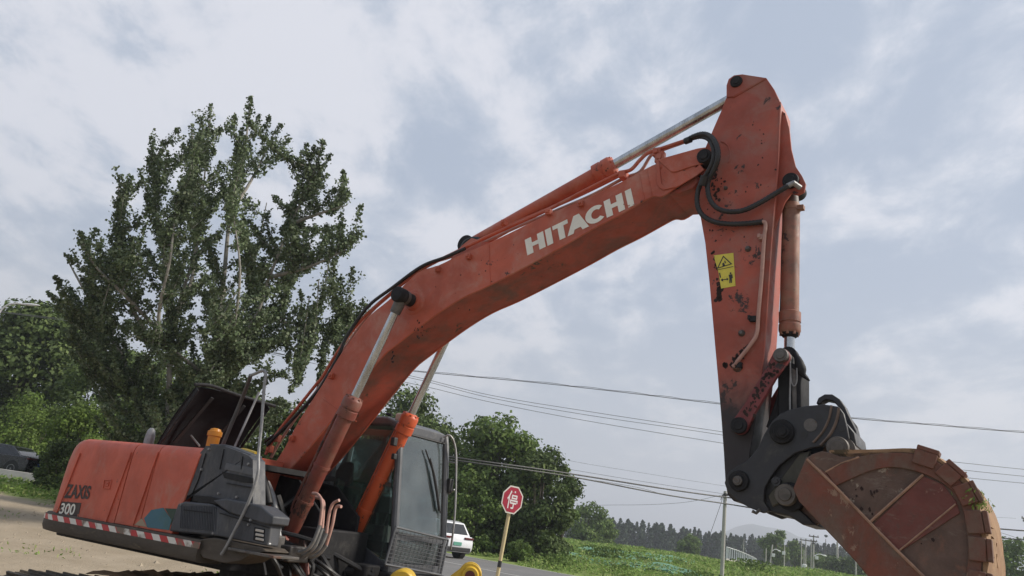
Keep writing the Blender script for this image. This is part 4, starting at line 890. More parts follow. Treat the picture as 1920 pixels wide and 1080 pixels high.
def pxtext(s, corners, o, m, parent, name='lettering', spread=.02):
    cu = bpy.data.curves.new('t', 'FONT'); cu.body = s; cu.offset = spread; ob = bpy.data.objects.new('t', cu); COL.objects.link(ob)
    dg = bpy.context.evaluated_depsgraph_get(); me = ob.evaluated_get(dg).to_mesh(); vs = [v.co.copy() for v in me.vertices]; fs = [tuple(p.vertices) for p in me.polygons]
    ob.evaluated_get(dg).to_mesh_clear(); bpy.data.objects.remove(ob)
    x0 = min(v.x for v in vs); x1 = max(v.x for v in vs); y0 = min(v.y for v in vs); y1 = max(v.y for v in vs)
    TL, TR, BR, BL = corners; out = []
    for v in vs:
        u = (v.x-x0)/(x1-x0); w_ = 1-(v.y-y0)/(y1-y0)
        x = (TL[0]*(1-u)+TR[0]*u)*(1-w_)+(BL[0]*(1-u)+BR[0]*u)*w_; y = (TL[1]*(1-u)+TR[1]*u)*(1-w_)+(BL[1]*(1-u)+BR[1]*u)*w_
        out.append(o(x, y) if callable(o) else at(x, y, o))
    b = MB(); b.add(out, fs); return b.build(name, m, parent, smooth=False)
pxtext('ZAXIS', [(126,907),(172,911),(166,936),(119,934)], YS+.006, M_worntext, cw, spread=.03)
b = MB(); b.prism(px([(114,940),(152,943),(146,971),(106,967)], YS+.005), (0,.004,0)); b.build('number_plate_panel', M_worntext, cw)
pxtext('300', [(116,943),(143,945),(138,966),(110,963)], YS+.008, M_white, cw, spread=.02)
# teal graphic on the pump door and dark wedge
plate('door_graphic', [(270,972),(284,956),(306,952),(321,974),(317,994),(276,989)], YS+.004, .003, mat('teal_graphic', (.03,.12,.17), .5, var=.5, vscale=1.5, col2=(.05,.10,.05)), pd, 0, smooth=False)
plate('door_graphic', [(309,953),(332,954),(320,985),(321,974)], YS+.0045, .003, mat('green_graphic', (.02,.045,.03), .6), pd, 0, smooth=False)
plate('door_graphic', [(252,984),(266,972),(275,988)], YS+.0045, .003, mat('tan_graphic', (.30,.24,.17), .7), pd, 0, smooth=False)
# muddy lower skirt with striped tape
sk = [[Vector((x,y,z)) for x,y in plan(at(372,1030,YS+.06).x, -ins)] for z, ins in ((ZB-.06,0.0),(ZB-.05,.05),(ZB,.07),(ZB+.10,.07),(ZB+.155,.05),(ZB+.158,.0))]
skirt = loft(sk, M_mudbeam, 'skirt_beam', ang=50)
M_tape = bpy.data.materials.new('reflective_tape'); M_tape.use_nodes = True; t_ = M_tape.node_tree; bb = t_.nodes['Principled BSDF']; bb.inputs['Roughness'].default_value = .45
tc_ = t_.nodes.new('ShaderNodeTexCoord'); sp_ = t_.nodes.new('ShaderNodeSeparateXYZ'); t_.links.new(tc_.outputs['Object'], sp_.inputs[0])
m1_ = t_.nodes.new('ShaderNodeMath'); m1_.operation = 'MULTIPLY_ADD'; t_.links.new(sp_.outputs[0], m1_.inputs[0]); m1_.inputs[1].default_value = 3.6
m0_ = t_.nodes.new('ShaderNodeMath'); m0_.operation = 'MULTIPLY'; t_.links.new(sp_.outputs[2], m0_.inputs[0]); m0_.inputs[1].default_value = 4.0; t_.links.new(m0_.outputs[0], m1_.inputs[2])
m2_ = t_.nodes.new('ShaderNodeMath'); m2_.operation = 'FRACT'; t_.links.new(m1_.outputs[0], m2_.inputs[0]); m3_ = t_.nodes.new('ShaderNodeMath'); m3_.operation = 'GREATER_THAN'; t_.links.new(m2_.outputs[0], m3_.inputs[0]); m3_.inputs[1].default_value = .5
mx_ = t_.nodes.new('ShaderNodeMix'); mx_.data_type = 'RGBA'; t_.links.new(m3_.outputs[0], mx_.inputs[0]); mx_.inputs[6].default_value = (.42,.025,.03,1); mx_.inputs[7].default_value = (.62,.60,.55,1)
nz_ = t_.nodes.new('ShaderNodeTexNoise'); nz_.inputs['Scale'].default_value = 3; nz_.inputs['Detail'].default_value = 8; t_.links.new(tc_.outputs['Object'], nz_.inputs['Vector']); mr_ = t_.nodes.new('ShaderNodeMapRange'); t_.links.new(nz_.outputs['Fac'], mr_.inputs[0]); mr_.inputs[1].default_value = .55; mr_.inputs[2].default_value = .62
mz_ = t_.nodes.new('ShaderNodeMix'); mz_.data_type = 'RGBA'; t_.links.new(mr_.outputs[0], mz_.inputs[0]); t_.links.new(mx_.outputs[2], mz_.inputs[6]); mz_.inputs[7].default_value = (.15,.11,.08,1); t_.links.new(mz_.outputs[2], bb.inputs['Base Color'])
tl = plan(at(376,1012,YS+.08).x, -.073)[:13]; b = MB(); vs = [Vector((x,y,z)) for x,y in tl for z in (ZB+.075,ZB+.135)]; b.add(vs, [(2*i,2*i+1,2*i+3,2*i+2) for i in range(len(tl)-1)]); b.build('reflective_tape', M_tape, skirt)
# deck frame / revolving frame under everything
b = MB(); b.prism([(-2.7,-1.25,ZB-.12),(.72,-1.25,ZB-.12),(.95,-.45,ZB-.12),(1.1,1.3,ZB-.12),(-2.7,1.3,ZB-.12)], (0,0,.16)); b.prism([(.2,-.42,ZB-.1),(1.0,-.42,ZB-.1),(1.0,.42,ZB-.1),(.2,.42,ZB-.1)], (0,0,.5)); b.build('revolving_frame', M_black, EX, bevel=.02)
# ---- right front: tank, steps, tool box (charcoal)
xt0 = at(345,930,YS).x-.04; xt1 = at(484,858,YS-.05).x
def blk(name, poly, o, depth, m=M_grey, bevel=.02, parent=EX, **k): return plate(name, poly, o, depth, m, parent, bevel, **k)
tank = blk('tank_panel', [(386,836),(420,836),(452,848),(466,854),(474,862),(474,944),(425,937),(359,928),(336,940),(333,950),(352,890),(366,860)], YS-.02, .16, bevel=.035)
blk('tank_top_cover', [(392,832),(420,833),(470,852),(466,860),(420,846),(395,842)], YS-.06, .16, bevel=.01)
M_slot = mat('slot_black', (.008,.008,.009), .8)
blk('handle_slot', [(416,884),(474,896),(474,906),(452,904),(420,896)], YS-.012, .01, M_slot, .002, tank)
blk('handle_recess', [(424,868),(474,878),(474,892),(420,880)], YS-.012, .008, M_cab, .003, tank)
blk('step_recess', [(362,928),(392,930),(424,938),(420,948),(360,940)], YS+.006, .02, M_slot, .006, tank)
tool = blk('tool_box', [(333,944),(345,940),(395,944),(410,958),(412,1006),(316,996)], YS+.015, .3, bevel=.02)
tb2 = blk('step_box', [(395,944),(430,962),(508,981),(501,1024),(410,1006),(404,960)], YS+.012, .14, bevel=.015)
blk('step_cover', [(398,938),(424,934),(488,948),(512,968),(508,984),(492,982),(462,972),(430,962),(412,950)], YS+.05, .22, bevel=.015)
b = MB()
for k in range(22):
    x = 340+k*3.1; b.bar(at(x,948+.05*k,YS+.018), at(x-2,990+.3*k,YS+.018), .006,.008, up=(0,1,0))
b.build('box_fluting', M_grey, tool)
lamp = blk('front_lamp', [(477,988),(496,992),(494,1017),(474,1013)], YS+.018, .015, M_slot, .003, tb2)
M_lens = mat('lamp_lens', (.55,.52,.48), .2, .3, var=.3, vscale=10)
for k in range(3): blk('lamp_lens', [(479,991+8*k),(494,994+8*k),(493.5,999+8*k),(478,996+8*k)], YS+.024, .008, M_lens, .004, lamp)
b = MB()
for c in ((340,946),(470,975),(466,984),(400,1000),(505,1020)): p = at(*c,YS+.05 if c[1] < 980 and c[0] > 460 else YS+.016); b.cyl(p+Vector((0,.01,0)), p-Vector((0,.012,0)), .012, 8)
b.build('panel_bolt', M_galv, tb2)
# rusty lower corner plate and step under it
blk('deck_edge', [(372,1012),(400,1008),(490,1026),(498,1034),(470,1040),(450,1052),(420,1056),(380,1046),(368,1030)], YS+.03, .3, M_mudbeam, .01)
b = MB(); p0 = at(440,1030,YS+.03); b.box(at(478,1037,YS+.03)+Vector((0,.1,0)), (.33,.16,.012)); b.build('step_tread', M_worn, EX, bevel=.004)
# ochre lump: rags and a filler cap on the deck
b = MB(); b.tube(cr_spline([at(440,850,1.1),at(456,846,1.1),at(480,853,1.1)],4), .035, 8); b.build('yellow_tarp_roll', M_yel, EX)
b = MB(); a = at(398,834,.75); b.lathe(a, a+Vector((0,0,1)), [(-.1,.07),(.10,.075),(.105,.088),(.16,.088),(.165,.07),(.19,.06),(.2,.03)], 24); pc = b.build('air_precleaner', mat('amber_cap', (.62,.24,.02), .4, var=.2), EX)
b = MB(); a = at(278,832,.9); b.lathe(a, a+Vector((-.02,0,1)), [(-.05,.06),(.10,.06),(.17,.045),(.20,.02)], 18); b.build('exhaust_stub', M_galv, EX)
# engine bay top surface between counterweight and tank
b = MB(); b.prism([(xr-.9,-1.3,ZT-.14),(xr+.3,-1.3,ZT-.14),(xr+.3,.2,ZT-.14),(xr-.9,.2,ZT-.14)], (0,0,.06)); b.build('bay_top', M_slot, EX)
# ---- open engine hood (we look at its underside)
h0 = at(293,832,.95); h1 = at(366,724,.95); wdt = 1.15
e1 = h0+Vector((0,wdt,0)); e2 = h1+Vector((0,wdt,0)); dn = (h1-h0).normalized(); nn_ = dn.cross(Vector((0,1,0))).normalized()
if nn_.x > 0: nn_ = -nn_
b = MB(); NA, NB_ = 12, 8; vs = []
for side in (0,1):
    for i in range(NA+1):
        for j in range(NB_+1):
            u = i/NA; v = j/NB_; vs.append(h0.lerp(h1,v)+Vector((0,wdt*u,0))+nn_*(.03*side+.09*sin(pi*u)**.7+.04*sin(pi*v))-nn_*.04)
w9 = NB_+1; n9 = (NA+1)*w9; fs = []
for i in range(NA):
    for j in range(NB_):
        a9 = i*w9+j; fs += [(a9,a9+1,a9+w9+1,a9+w9),(n9+a9,n9+a9+w9,n9+a9+w9+1,n9+a9+1)]
for i in range(NA): fs += [(i*w9,(i+1)*w9,n9+(i+1)*w9,n9+i*w9),(i*w9+NB_,n9+i*w9+NB_,n9+(i+1)*w9+NB_,(i+1)*w9+NB_)]
for j in range(NB_): fs += [(j,n9+j,n9+j+1,j+1),(NA*w9+j,NA*w9+j+1,n9+NA*w9+j+1,n9+NA*w9+j)]
b.add(vs, fs); hood = b.build('engine_hood', mat('hood_underside', (.016,.016,.018), .9, spec=.1, var=.4, vscale=3, dirt=(.05,.05,.05), dirt_amt=.3, stretch=(3,1,.6)), EX, bevel=.006)
b = MB(); fl = -nn_*.06
q9 = -nn_*.035; b.prism([h0+q9,h1+q9,h1+q9+fl,h0+q9+fl*.6],(0,.02,0)); b.build('hood_flange', M_black, hood, bevel=.008); b = MB(); b.prism([e1+q9,e2+q9,e2+q9+fl,e1+q9+fl*.6],(0,-.02,0)); b.build('hood_flange', M_black, hood, bevel=.008)
b = MB(); hl_ = h1+dn*.03-nn_*(-.03); b.tube(cr_spline([h1+Vector((0,-.02,0))+dn*.02, h1+Vector((0,.2,0))+dn*.06, h1+Vector((0,.6,-.0))+dn*.03, e2+dn*.03+Vector((.0,.12,-.02))],5), .022, 8); b.build('hood_lip', M_black, hood)
b = MB()
for f_ in (.18,.62): b.bar(h0.lerp(h1,.08)+Vector((0,wdt*f_,0))-nn_*.012, h0.lerp(h1,.9)+Vector((0,wdt*f_+.1,0))-nn_*.012, .05,.02, up=nn_)
b.build('hood_stiffener', M_slot, hood, bevel=.004)
b = MB(); b.tube([h0.lerp(h1,.25)+Vector((0,.35,0))-nn_*.03, at(374,836,.7)], .012, 6); b.build('hood_prop', M_galv, EX); b = MB(); b.tube([at(440,838,.6), at(486,735,.45)], .014, 6); b.build('hood_prop', M_galv, EX)
# ---- handrail on the right side
rail = tube_part('handrail', [(415,1040),(425,1024),(440,995),(460,955),(476,915),(484,885),(485,850),(491,790),(495,730),(498,700),(492,695),(480,700),(470,704)], YS+.06, .016, M_galv, EX, n=6, seg=10)
b = MB(); b.tube(cr_spline([at(470,704,YS+.06),at(464,722,YS-.05),at(452,752,YS-.2),at(432,800,YS-.3),at(417,836,YS-.35)],5), .022, 10); b.build('rail_return', M_cab, rail)
tube_part('black_hose', [(505,945),(500,920),(494,898),(486,888)], .9, .04, M_rub, EX)
tube_part('black_hose', [(528,1040),(520,985),(512,935),(500,905)], .75, .035, M_galv, EX)
# jumble of hoses and plates at the boom foot
b = MB()
for (a, c, r) in (((500,960,.6),(560,930,.3),.03),((540,1045,.2),(620,1030,.0),.035),((560,1060,.1),(700,1070,-.3),.04),((590,980,.1),(640,1000,-.1),.03),((520,930,.5),(540,980,.4),.04)):
    b.tube([at(*a), at((a[0]+c[0])/2,(a[1]+c[1])/2+6,(a[2]+c[2])/2), at(*c)], r, 8)
b.build('swivel_hoses', M_rub, EX, kind='stuff')
fp = px([(500,905),(520,890),(560,900),(600,960),(590,1010),(520,1000)], .33); b = MB(); b.prism(fp, (0,.04,0)); b.prism([p+Vector((0,.62,0)) for p in fp], (0,.04,0)); b.build('boom_foot_lug', M_black, EX, bevel=.01)
b = MB(); b.prism(px([(528,1080),(530,1030),(545,1005),(570,1010),(575,1080)], .58), (0,.05,0)); b.prism(px([(528,1080),(530,1030),(545,1005),(570,1010),(575,1080)], .40), (0,.05,0)); b.build('cylinder_foot_lug', M_cyl_dk, EX, bevel=.01)

# ---- flaked paint and rust crusts: thin ragged scabs lying on the plates
M_scab = mat('rust_scab', (.035,.018,.014), .85, var=.5, vscale=14, bump=.004)
def scabs(pts, o, parent, seed, n=26, spread=10, size=(.01,.04)):
    rg = random.Random(seed); b = MB()
    for k in range(n):
        i = rg.randrange(len(pts)-1) if len(pts) > 1 else 0; t = rg.random(); p = pts[i]; q = pts[min(i+1,len(pts)-1)]
        x = p[0]*(1-t)+q[0]*t+rg.gauss(0,spread*.5); y = p[1]*(1-t)+q[1]*t+rg.gauss(0,spread*.5); c = at(x,y,o); s_ = rg.uniform(*size); m_ = rg.randint(5,8); a0 = rg.random()*6
        b.prism([c+Vector((cos(a0+6.283*j/m_)*s_*rg.uniform(.4,1.1),0,sin(a0+6.283*j/m_)*s_*rg.uniform(.5,1.4))) for j in range(m_)], (0,.003,0))
    b.build('rust_scab', M_scab, parent, smooth=False, kind='stuff')
scabs([(1336,470),(1345,500),(1350,540),(1347,562)], AW+.002, arm, 1, 34, 6, (.008,.028))
scabs([(1334,310),(1345,345),(1338,390)], AW+.002, arm, 2, 46, 13, (.005,.022))
scabs([(1360,688),(1385,672),(1400,650)], AW+.003, arm, 3, 30, 8, (.01,.03))
scabs([(1330,420),(1390,450),(1440,330),(1420,240),(1400,380)], AW+.002, arm, 4, 26, 26, (.004,.012))
scabs([(1455,685),(1430,725),(1400,780)], LO+.002, l1, 10, 60, 10, (.006,.022))
scabs([(780,600),(790,630),(775,610)], HW+.002, boom, 5, 12, 12, (.005,.018))
scabs([(735,680),(740,655)], HW+.002, boom, 6, 8, 5, (.006,.02))
scabs([(840,540),(900,500),(860,580),(1010,440)], HW+.002, boom, 7, 12, 22, (.004,.012))
scabs([(700,830),(690,860)], .50+.0, EX, 8, 0, 5) if False else None
scabs([(1660,930),(1600,920),(1740,1040)], BO+.004, bucket, 9, 20, 24, (.004,.016))
# ---- valve block, swivel and loose hoses between the boom foot and the cab
b = MB()
rgh = random.Random(12)
for k in range(13):
    x0 = rgh.uniform(.1,.5); y0 = rgh.uniform(-1.2,-.5); x1 = rgh.uniform(.7,1.3); y1 = rgh.uniform(-1.1,.3); z0 = rgh.uniform(1.25,1.6); z1 = rgh.uniform(1.15,1.5)
    b.tube(cr_spline([(x0,y0,z0),((x0+x1)/2,(y0+y1)/2-.15,max(z0,z1)+rgh.uniform(-.05,.22)),(x1,y1,z1)],5), rgh.uniform(.018,.03), 7)
b.build('loose_hoses', M_rub, EX, kind='stuff')
for c, h in (((.75,-.95,1.38),(.16,.2,.1)),((.55,-.62,1.42),(.1,.12,.16)),((1.05,-.72,1.32),(.08,.14,.08))): b = MB(); b.box(c, h); b.build('valve_block', M_worn, EX, bevel=.015)

# stiffening ribs, bolts and more piping at the front of the frame
for y in (-1.05,-.72,.1): b = MB(); b.prism([(.55,y,ZB-.1),(1.05,y,ZB-.1),(.95,y,ZB+.06),(.75,y,ZB+.22),(.55,y,ZB+.2)], (0,.03,0)); b.build('frame_rib', M_black, EX, bevel=.004)
b = MB()
for k in range(9):
    y0 = rgh.uniform(-1.2,-.2); z0 = rgh.uniform(1.05,1.25); b.tube(cr_spline([(.6,y0,z0+.15),(.95+rgh.uniform(0,.2),y0+rgh.uniform(-.1,.1),z0+rgh.uniform(-.02,.12)),(1.15,y0+rgh.uniform(0,.3),z0-.1),(1.0,y0+.5,z0-.15)],5), rgh.uniform(.016,.028), 7)
b.build('travel_hoses', M_rub, EX, kind='stuff')

b = MB(); b.prism([(-1.15,-1.42,1.22),(.15,-1.42,1.22),(.15,-.62,1.22),(-1.15,-.62,1.22)], (0,0,.86)); b.build('tank_body', M_black, EX, bevel=.04)
# seams and small fittings on the charcoal side housing
for a, c in (((386,850),(372,900)),((372,900),(360,926)),((420,842),(412,880)),((455,856),(452,880)),((425,906),(470,914)),((345,956),(398,962)),((412,962),(505,990))):
    b = MB(); b.bar(at(*a,YS-.012 if a[1] < 930 else YS+.02), at(*c,YS-.012 if c[1] < 930 else YS+.02), .008,.01, up=(0,1,0)); b.build('housing_seam', M_slot, tank)
for c in ((392,842),(378,880),(410,925),(444,932),(466,870)):
    p = at(*c,YS-.01); b = MB(); b.cyl(p+Vector((0,.01,0)), p-Vector((0,.012,0)), .013, 8); b.build('housing_bolt', M_galv, tank)
# ---- cab
YC0, YC1 = .47, 1.47
xf = at(748,803,-YC0).x; xfb = at(738,990,-YC0).x; ztop = at(748,795,-YC0).z; zb = 1.22; xrr = xf-1.75
print('cab', xf, xfb, ztop, [tuple(round(c,2) for c in atF(845,830,xf))])
M_int = mat('cab_lining', (.045,.047,.05), .8)
CAB = None
def post(b, P, w=.07, h=.07): 
    for i in range(len(P)-1): b.bar(P[i], P[i+1], w, h, up=(0,1,0))
b = MB()
prof = [(xfb-.02,zb),(xfb,1.62),(xf+.0,ztop-.12),(xf-.07,ztop-.02),(xf-.20,ztop+.04),(xrr+.15,ztop+.04),(xrr,ztop-.08),(xrr,zb)]
for y in (YC0+.035,YC1-.035):
    P = cr_spline([(x,y,z) for x,z in prof[1:4]],3); b.tube([Vector((prof[0][0],y,prof[0][1]))]+P+[Vector((prof[4][0],y,prof[4][1]))], .048, 10)
    b.bar((prof[4][0],y,ztop+.03),(prof[5][0],y,ztop+.03),.08,.09); b.bar((prof[5][0],y,ztop+.03),(prof[6][0],y,prof[6][1]),.08,.08,up=(0,1,0)); b.bar((xrr,y,ztop-.08),(xrr,y,zb),.09,.08,up=(0,1,0))
    b.bar((xrr+.68,y,ztop),(xrr+.75,y,zb+.4),.06,.06,up=(0,1,0))
b.bar((xf-.05,YC0,ztop-.03),(xf-.05,YC1,ztop-.03),.09,.09)
b.bar((xfb+.0,YC0,1.60),(xfb+.0,YC1,1.60),.05,.05); b.bar((xfb-.02,YC0,zb+.04),(xfb-.02,YC1,zb+.04),.08,.10)
CAB = b.build('cab', M_cab, EX, bevel=.012)
b = MB(); b.prism([(xf-.04,YC0-.01,ztop+.03),(xf-.22,YC0-.01,ztop+.09),(xrr+.1,YC0-.01,ztop+.09),(xrr-.02,YC0-.01,ztop-.03),(xf-.10,YC0-.01,ztop-.03)], (0,YC1-YC0+.02,0)); b.build('cab_roof', M_cab, CAB, bevel=.03)
b = MB(); b.box(((xfb+xrr)/2,(YC0+YC1)/2,zb+.02), ((xfb-xrr)/2,.5,.03)); b.box((xrr+.03,(YC0+YC1)/2,(zb+ztop)/2-.25), (.02,.46,.45)); b.prism([(xfb-.05,YC0+.01,zb),(xfb-.05,YC0+.01,1.30),(xfb-.35,YC0+.01,1.42),(xrr+.6,YC0+.01,1.9),(xrr,YC0+.01,1.95),(xrr,YC0+.01,zb)], (0,.02,0)); b.prism([(xfb-.05,YC1-.03,zb),(xfb-.05,YC1-.03,1.45),(xrr,YC1-.03,1.6),(xrr,YC1-.03,zb)], (0,.02,0)); b.build('cab_panel', M_grey, CAB, bevel=.01)
# glass
g = MB(); g.prism([(xfb+.005,YC0+.08,1.64),(xfb+.005,YC1-.08,1.64),(xf+.0,YC1-.08,ztop-.10),(xf+.0,YC0+.08,ztop-.10)], (-.008,0,0)); g.build('windscreen', M_glass, CAB, smooth=False)
g = MB(); g.prism([(xfb-.02,YC0+.07,zb+.1),(xfb-.02,YC1-.07,zb+.1),(xfb-.002,YC1-.07,1.57),(xfb-.002,YC0+.07,1.57)], (-.008,0,0)); g.build('lower_window', M_glass, CAB, smooth=False)
g = MB(); g.prism([(xfb-.07,YC0+.03,1.33),(xf-.09,YC0+.03,ztop-.08),(xrr+.76,YC0+.03,ztop-.06),(xrr+.80,YC0+.03,1.85),(xfb-.4,YC0+.03,1.44)], (0,.008,0)); g.build('side_window', M_glass_dk, CAB, smooth=False)
g = MB(); g.prism([(xfb-.12,YC1-.03,1.5),(xf-.12,YC1-.03,ztop-.08),(xrr+.10,YC1-.03,ztop-.08),(xrr+.08,YC1-.03,1.65)], (0,.008,0)); g.build('door_window', M_glass_dk, CAB, smooth=False)
g = MB(); 
for y in (YC0+.075,YC1-.075): g.tube([(xfb+.012,y,1.62),(xf+.006,y,ztop-.09)], .012, 6)
g.tube([(xf+.006,YC0+.075,ztop-.09),(xf+.006,YC1-.075,ztop-.09)], .012, 6); g.tube([(xfb+.012,YC0+.075,1.635),(xfb+.012,YC1-.075,1.635)], .014, 6); g.build('window_gasket', M_rub, CAB)
# interior
b = MB(); b.box((xf-1.0,.95,1.62), (.25,.25,.07)); b.build('seat', M_int, CAB, bevel=.04)
b = MB(); b.bar((xf-1.25,.95,1.68),(xf-1.38,.95,2.42),.46,.12,up=(0,1,0)); b.build('seat_back', M_int, CAB, bevel=.04)
b = MB()
for y in (.62,1.28): b.box((xf-.9,y,1.6), (.28,.08,.10)); b.tube([(xf-.72,y,1.7),(xf-.66,y,1.95)], .015, 6); b.tube([(xf-.66,y,1.93),(xf-.655,y,2.03)], .03, 8)
for y in (.85,.98): b.tube([(xf-.3,y,1.3),(xf-.25,y,1.72)], .012, 6); b.box((xf-.25,y,1.30), (.07,.05,.01))
b.build('levers', M_galv, CAB)
b = MB(); b.box((xf-.2,.66,1.95), (.03,.12,.1)); b.build('monitor', M_int, CAB, bevel=.01)
b = MB(); b.box((xrr+.4,.9,1.9),(.2,.35,.3)); b.build('cab_clutter', mat('faded_cloth', (.14,.14,.13), .9, var=.4), CAB, bevel=.05)
b = MB(); b.box((xf-.95,.55,2.0),(.02,.01,.2)); b.build('paper_note', mat('pale_paper', (.35,.36,.33), .8), CAB)
# wiper, mirror bracket, handrail, lamp
def fx(x, y, d=0):
    q = xf
    for _ in range(6):
        p = atF(x, y, q+d); q = xf+(xfb-xf)*min(1.0, max(0.0,(ztop-.1-p.z)/(ztop-.1-1.62)))
    return p
b = MB(); b.tube([fx(798,843,.03),fx(812,885,.035),fx(826,962,.035)], .010, 6); b.tube([fx(812,882,.045),fx(818,915,.05),fx(824,958,.045)], .018, 6); b.tube([fx(806,860,.04),fx(815,895,.045)], .016, 6); b.build('wiper', M_rub, CAB)
b = MB(); b.tube(cr_spline([fx(832,820,.02),fx(842,816,.08),fx(850,826,.12),fx(855,850,.14),fx(855,900,.14),fx(853,960,.14),fx(849,1000,.12),fx(845,1030,.05)],5), .014, 8); b.tube([fx(855,868,.14),fx(843,866,.02)], .01, 6); b.tube([fx(852,918,.14),fx(842,926,.02)], .01, 6); b.build('grab_rail', M_galv, CAB)
for c_, h_ in ((fx(843,911,.06),(.03,.04,.09)),(fx(739,828,.05),(.03,.035,.05)),(fx(739,856,.05),(.025,.03,.035))): b = MB(); b.box(c_, h_); b.build('door_catch', M_rub, CAB, bevel=.01)
b = MB(); b.box(at(757,786,-.62), (.09,.07,.065)); b.build('work_lamp', mat('lamp_housing', (.50,.46,.40), .6, var=.3), CAB, bevel=.02)
b = MB(); b.box(at(760,787,-.62)+Vector((.1,0,0)), (.01,.055,.05)); b.build('work_lamp_lens', M_lens, CAB, bevel=.01)
b = MB(); b.tube([at(725,776,-.9),at(735,778,-.9)], .02, 8); b.build('roof_bracket', M_slot, CAB)
# mesh guard in front of the lower window
def guard():
    a, b_, c, d = [fx(*q, .12) for q in ((742,988),(840,1012),(826,1078),(722,1058))]   # TL TR BR BL
    b = MB(); fr = [a,b_,c,d,a]
    for i in range(4): b.tube([fr[i],fr[i+1]], .014, 6)
    gd = b.build('mesh_guard', M_cab, EX); w = MB()
    for k in range(1,14): t = k/14; w.tube([a.lerp(b_,t), d.lerp(c,t)], .0038, 4)
    for k in range(1,10): t = k/10; w.tube([a.lerp(d,t)+Vector((.008,0,0)), b_.lerp(c,t)+Vector((.008,0,0))], .0038, 4)
    w.build('guard_wire', M_cab, gd, kind='stuff')
guard()
b = MB(); b.prism([(xfb+.10,YC0-.05,zb-.18),(xfb+.10,YC1,zb-.18),(xrr,YC1,zb-.18),(xrr,YC0-.05,zb-.18)], (0,0,.17)); b.build('cab_floor_box', M_black, EX, bevel=.02)
b = MB(); b.prism([(xfb-.05,YC0-.3,zb-.25),(xfb-.05,YC0-.05,zb-.25),(xfb-.7,YC0-.05,zb-.25),(xfb-.7,YC0-.3,zb-.25)], (0,0,.3)); b.build('front_step_box', M_slot, EX, bevel=.02)
# ---- undercarriage
UCA = radians(-88); UCR = Matrix.Rotation(UCA, 3, 'Z')
def track(ys):
    ycen = ys*1.3; xa, xb = -2.35, 2.05; r = .44; L = []
    N_ = 12; zt, zc = 1.0, .50
    pts = []
    seglen = .19
    # belt path: rear sprocket arc, top run (slightly sagging), front idler arc, bottom run
    path = [Vector((xa+r*cos(a),ycen,zc+r*sin(a))) for a in np.linspace(1.5*pi,.5*pi,13)]
    path += [Vector((xa+(xb-xa)*t,ycen,zc+r-.05*sin(pi*t*2)**2)) for t in np.linspace(.05,.95,14)]
    path += [Vector((xb+r*cos(a),ycen,zc+r*sin(a))) for a in np.linspace(.5*pi,-.5*pi,13)]
    path += [Vector((xb+(xa-xb)*t,ycen,zc-r)) for t in np.linspace(.05,.95,14)]
    path.append(path[0]); Ls = [0]
    for i in range(1,len(path)): Ls.append(Ls[-1]+(path[i]-path[i-1]).length)
    b = MB(); b.prism([p for p in path[:-1]], (0,.10,0)); root = b.build('track', M_rubbertrack, EX); root.location = UCR @ Vector((0,-.05,0))+Vector((0,0,-.24)); root.rotation_euler[2] = UCA
    n = int(Ls[-1]/seglen); sm = None; j = 0
    bb = MB(); bb.box((0,0,.02),(.085,.30,.014)); bb.box((-.06,0,.045),(.012,.30,.022)); bb.box((.03,0,.04),(.01,.30,.016))
    for k in range(n):
        s = Ls[-1]*k/n; 
        while Ls[j+1] < s: j += 1
        t = (s-Ls[j])/(Ls[j+1]-Ls[j]); p = path[j].lerp(path[j+1], t); d = (path[j+1]-path[j]).normalized(); nrm = Vector((-d.z,0,d.x)) 
        cen_ = Vector(((xa+xb)/2, ycen, zc)); 
        if nrm.dot(p-Vector((min(max(p.x,xa),xb),ycen,zc))) < 0: nrm = -nrm
        y = nrm.cross(d); M4 = Matrix((d, y, nrm)).transposed().to_4x4(); M4.translation = p+Vector((0,.05,0))+nrm*.03
        if sm is None: o = bb.build('track_shoe', M_rubbertrack, root, bevel=0); sm = o.data
        else: o = bpy.data.objects.new('track_shoe', sm); COL.objects.link(o); o.parent = root
        o.matrix_local = M4
    for x in np.linspace(xa+.6,xb-.6,7):
        b = MB(); b.cyl((x,ycen-.2,.24),(x,ycen+.25,.24),.13,18); b.build('track_roller', M_black, root)
    for x in (xa,xb): b = MB(); b.lathe((x,ycen-.22,zc),(x,ycen+.3,zc),[(0,.1),(.04,.2),(.05,.36),(.4,.36),(.41,.1)],28); b.build('sprocket' if x < 0 else 'idler', M_black, root)
    b = MB(); b.box(((xa+xb)/2,ycen+.05,.52),((xb-xa)/2-.35,.16,.2)); b.build('track_frame', M_black, root, bevel=.02)
    if True:
        # dried mud lying along the top run
        rg = random.Random(9); b = MB(); n2 = 60; vs = []
        for i in range(n2+1):
            t = i/n2; x = xa-.3+(xb-xa)*t*.9; 
            for kk, (dy, dz) in enumerate(((-.30,0),(-.26,.04),(0,.07),(.28,.03),(.3,0))): vs.append(Vector((x,ycen+dy,zc+r+.055+dz*rg.uniform(.4,1.7)-.28*max(0,(xa+.12-x))**1.2)))
        fs = [(i*5+k,i*5+k+1,(i+1)*5+k+1,(i+1)*5+k) for i in range(n2) for k in range(4)]; b.add(vs, fs); b.build('mud_crust', M_clay, root)
    return root
track(-1); track(1)
b = MB(); b.cyl((0,0,.40),(0,0,ZB-.1),.62,32); b.box((0,0,.42),(1.05,.7,.16)); b.build('carbody', M_black, EX, bevel=.03)

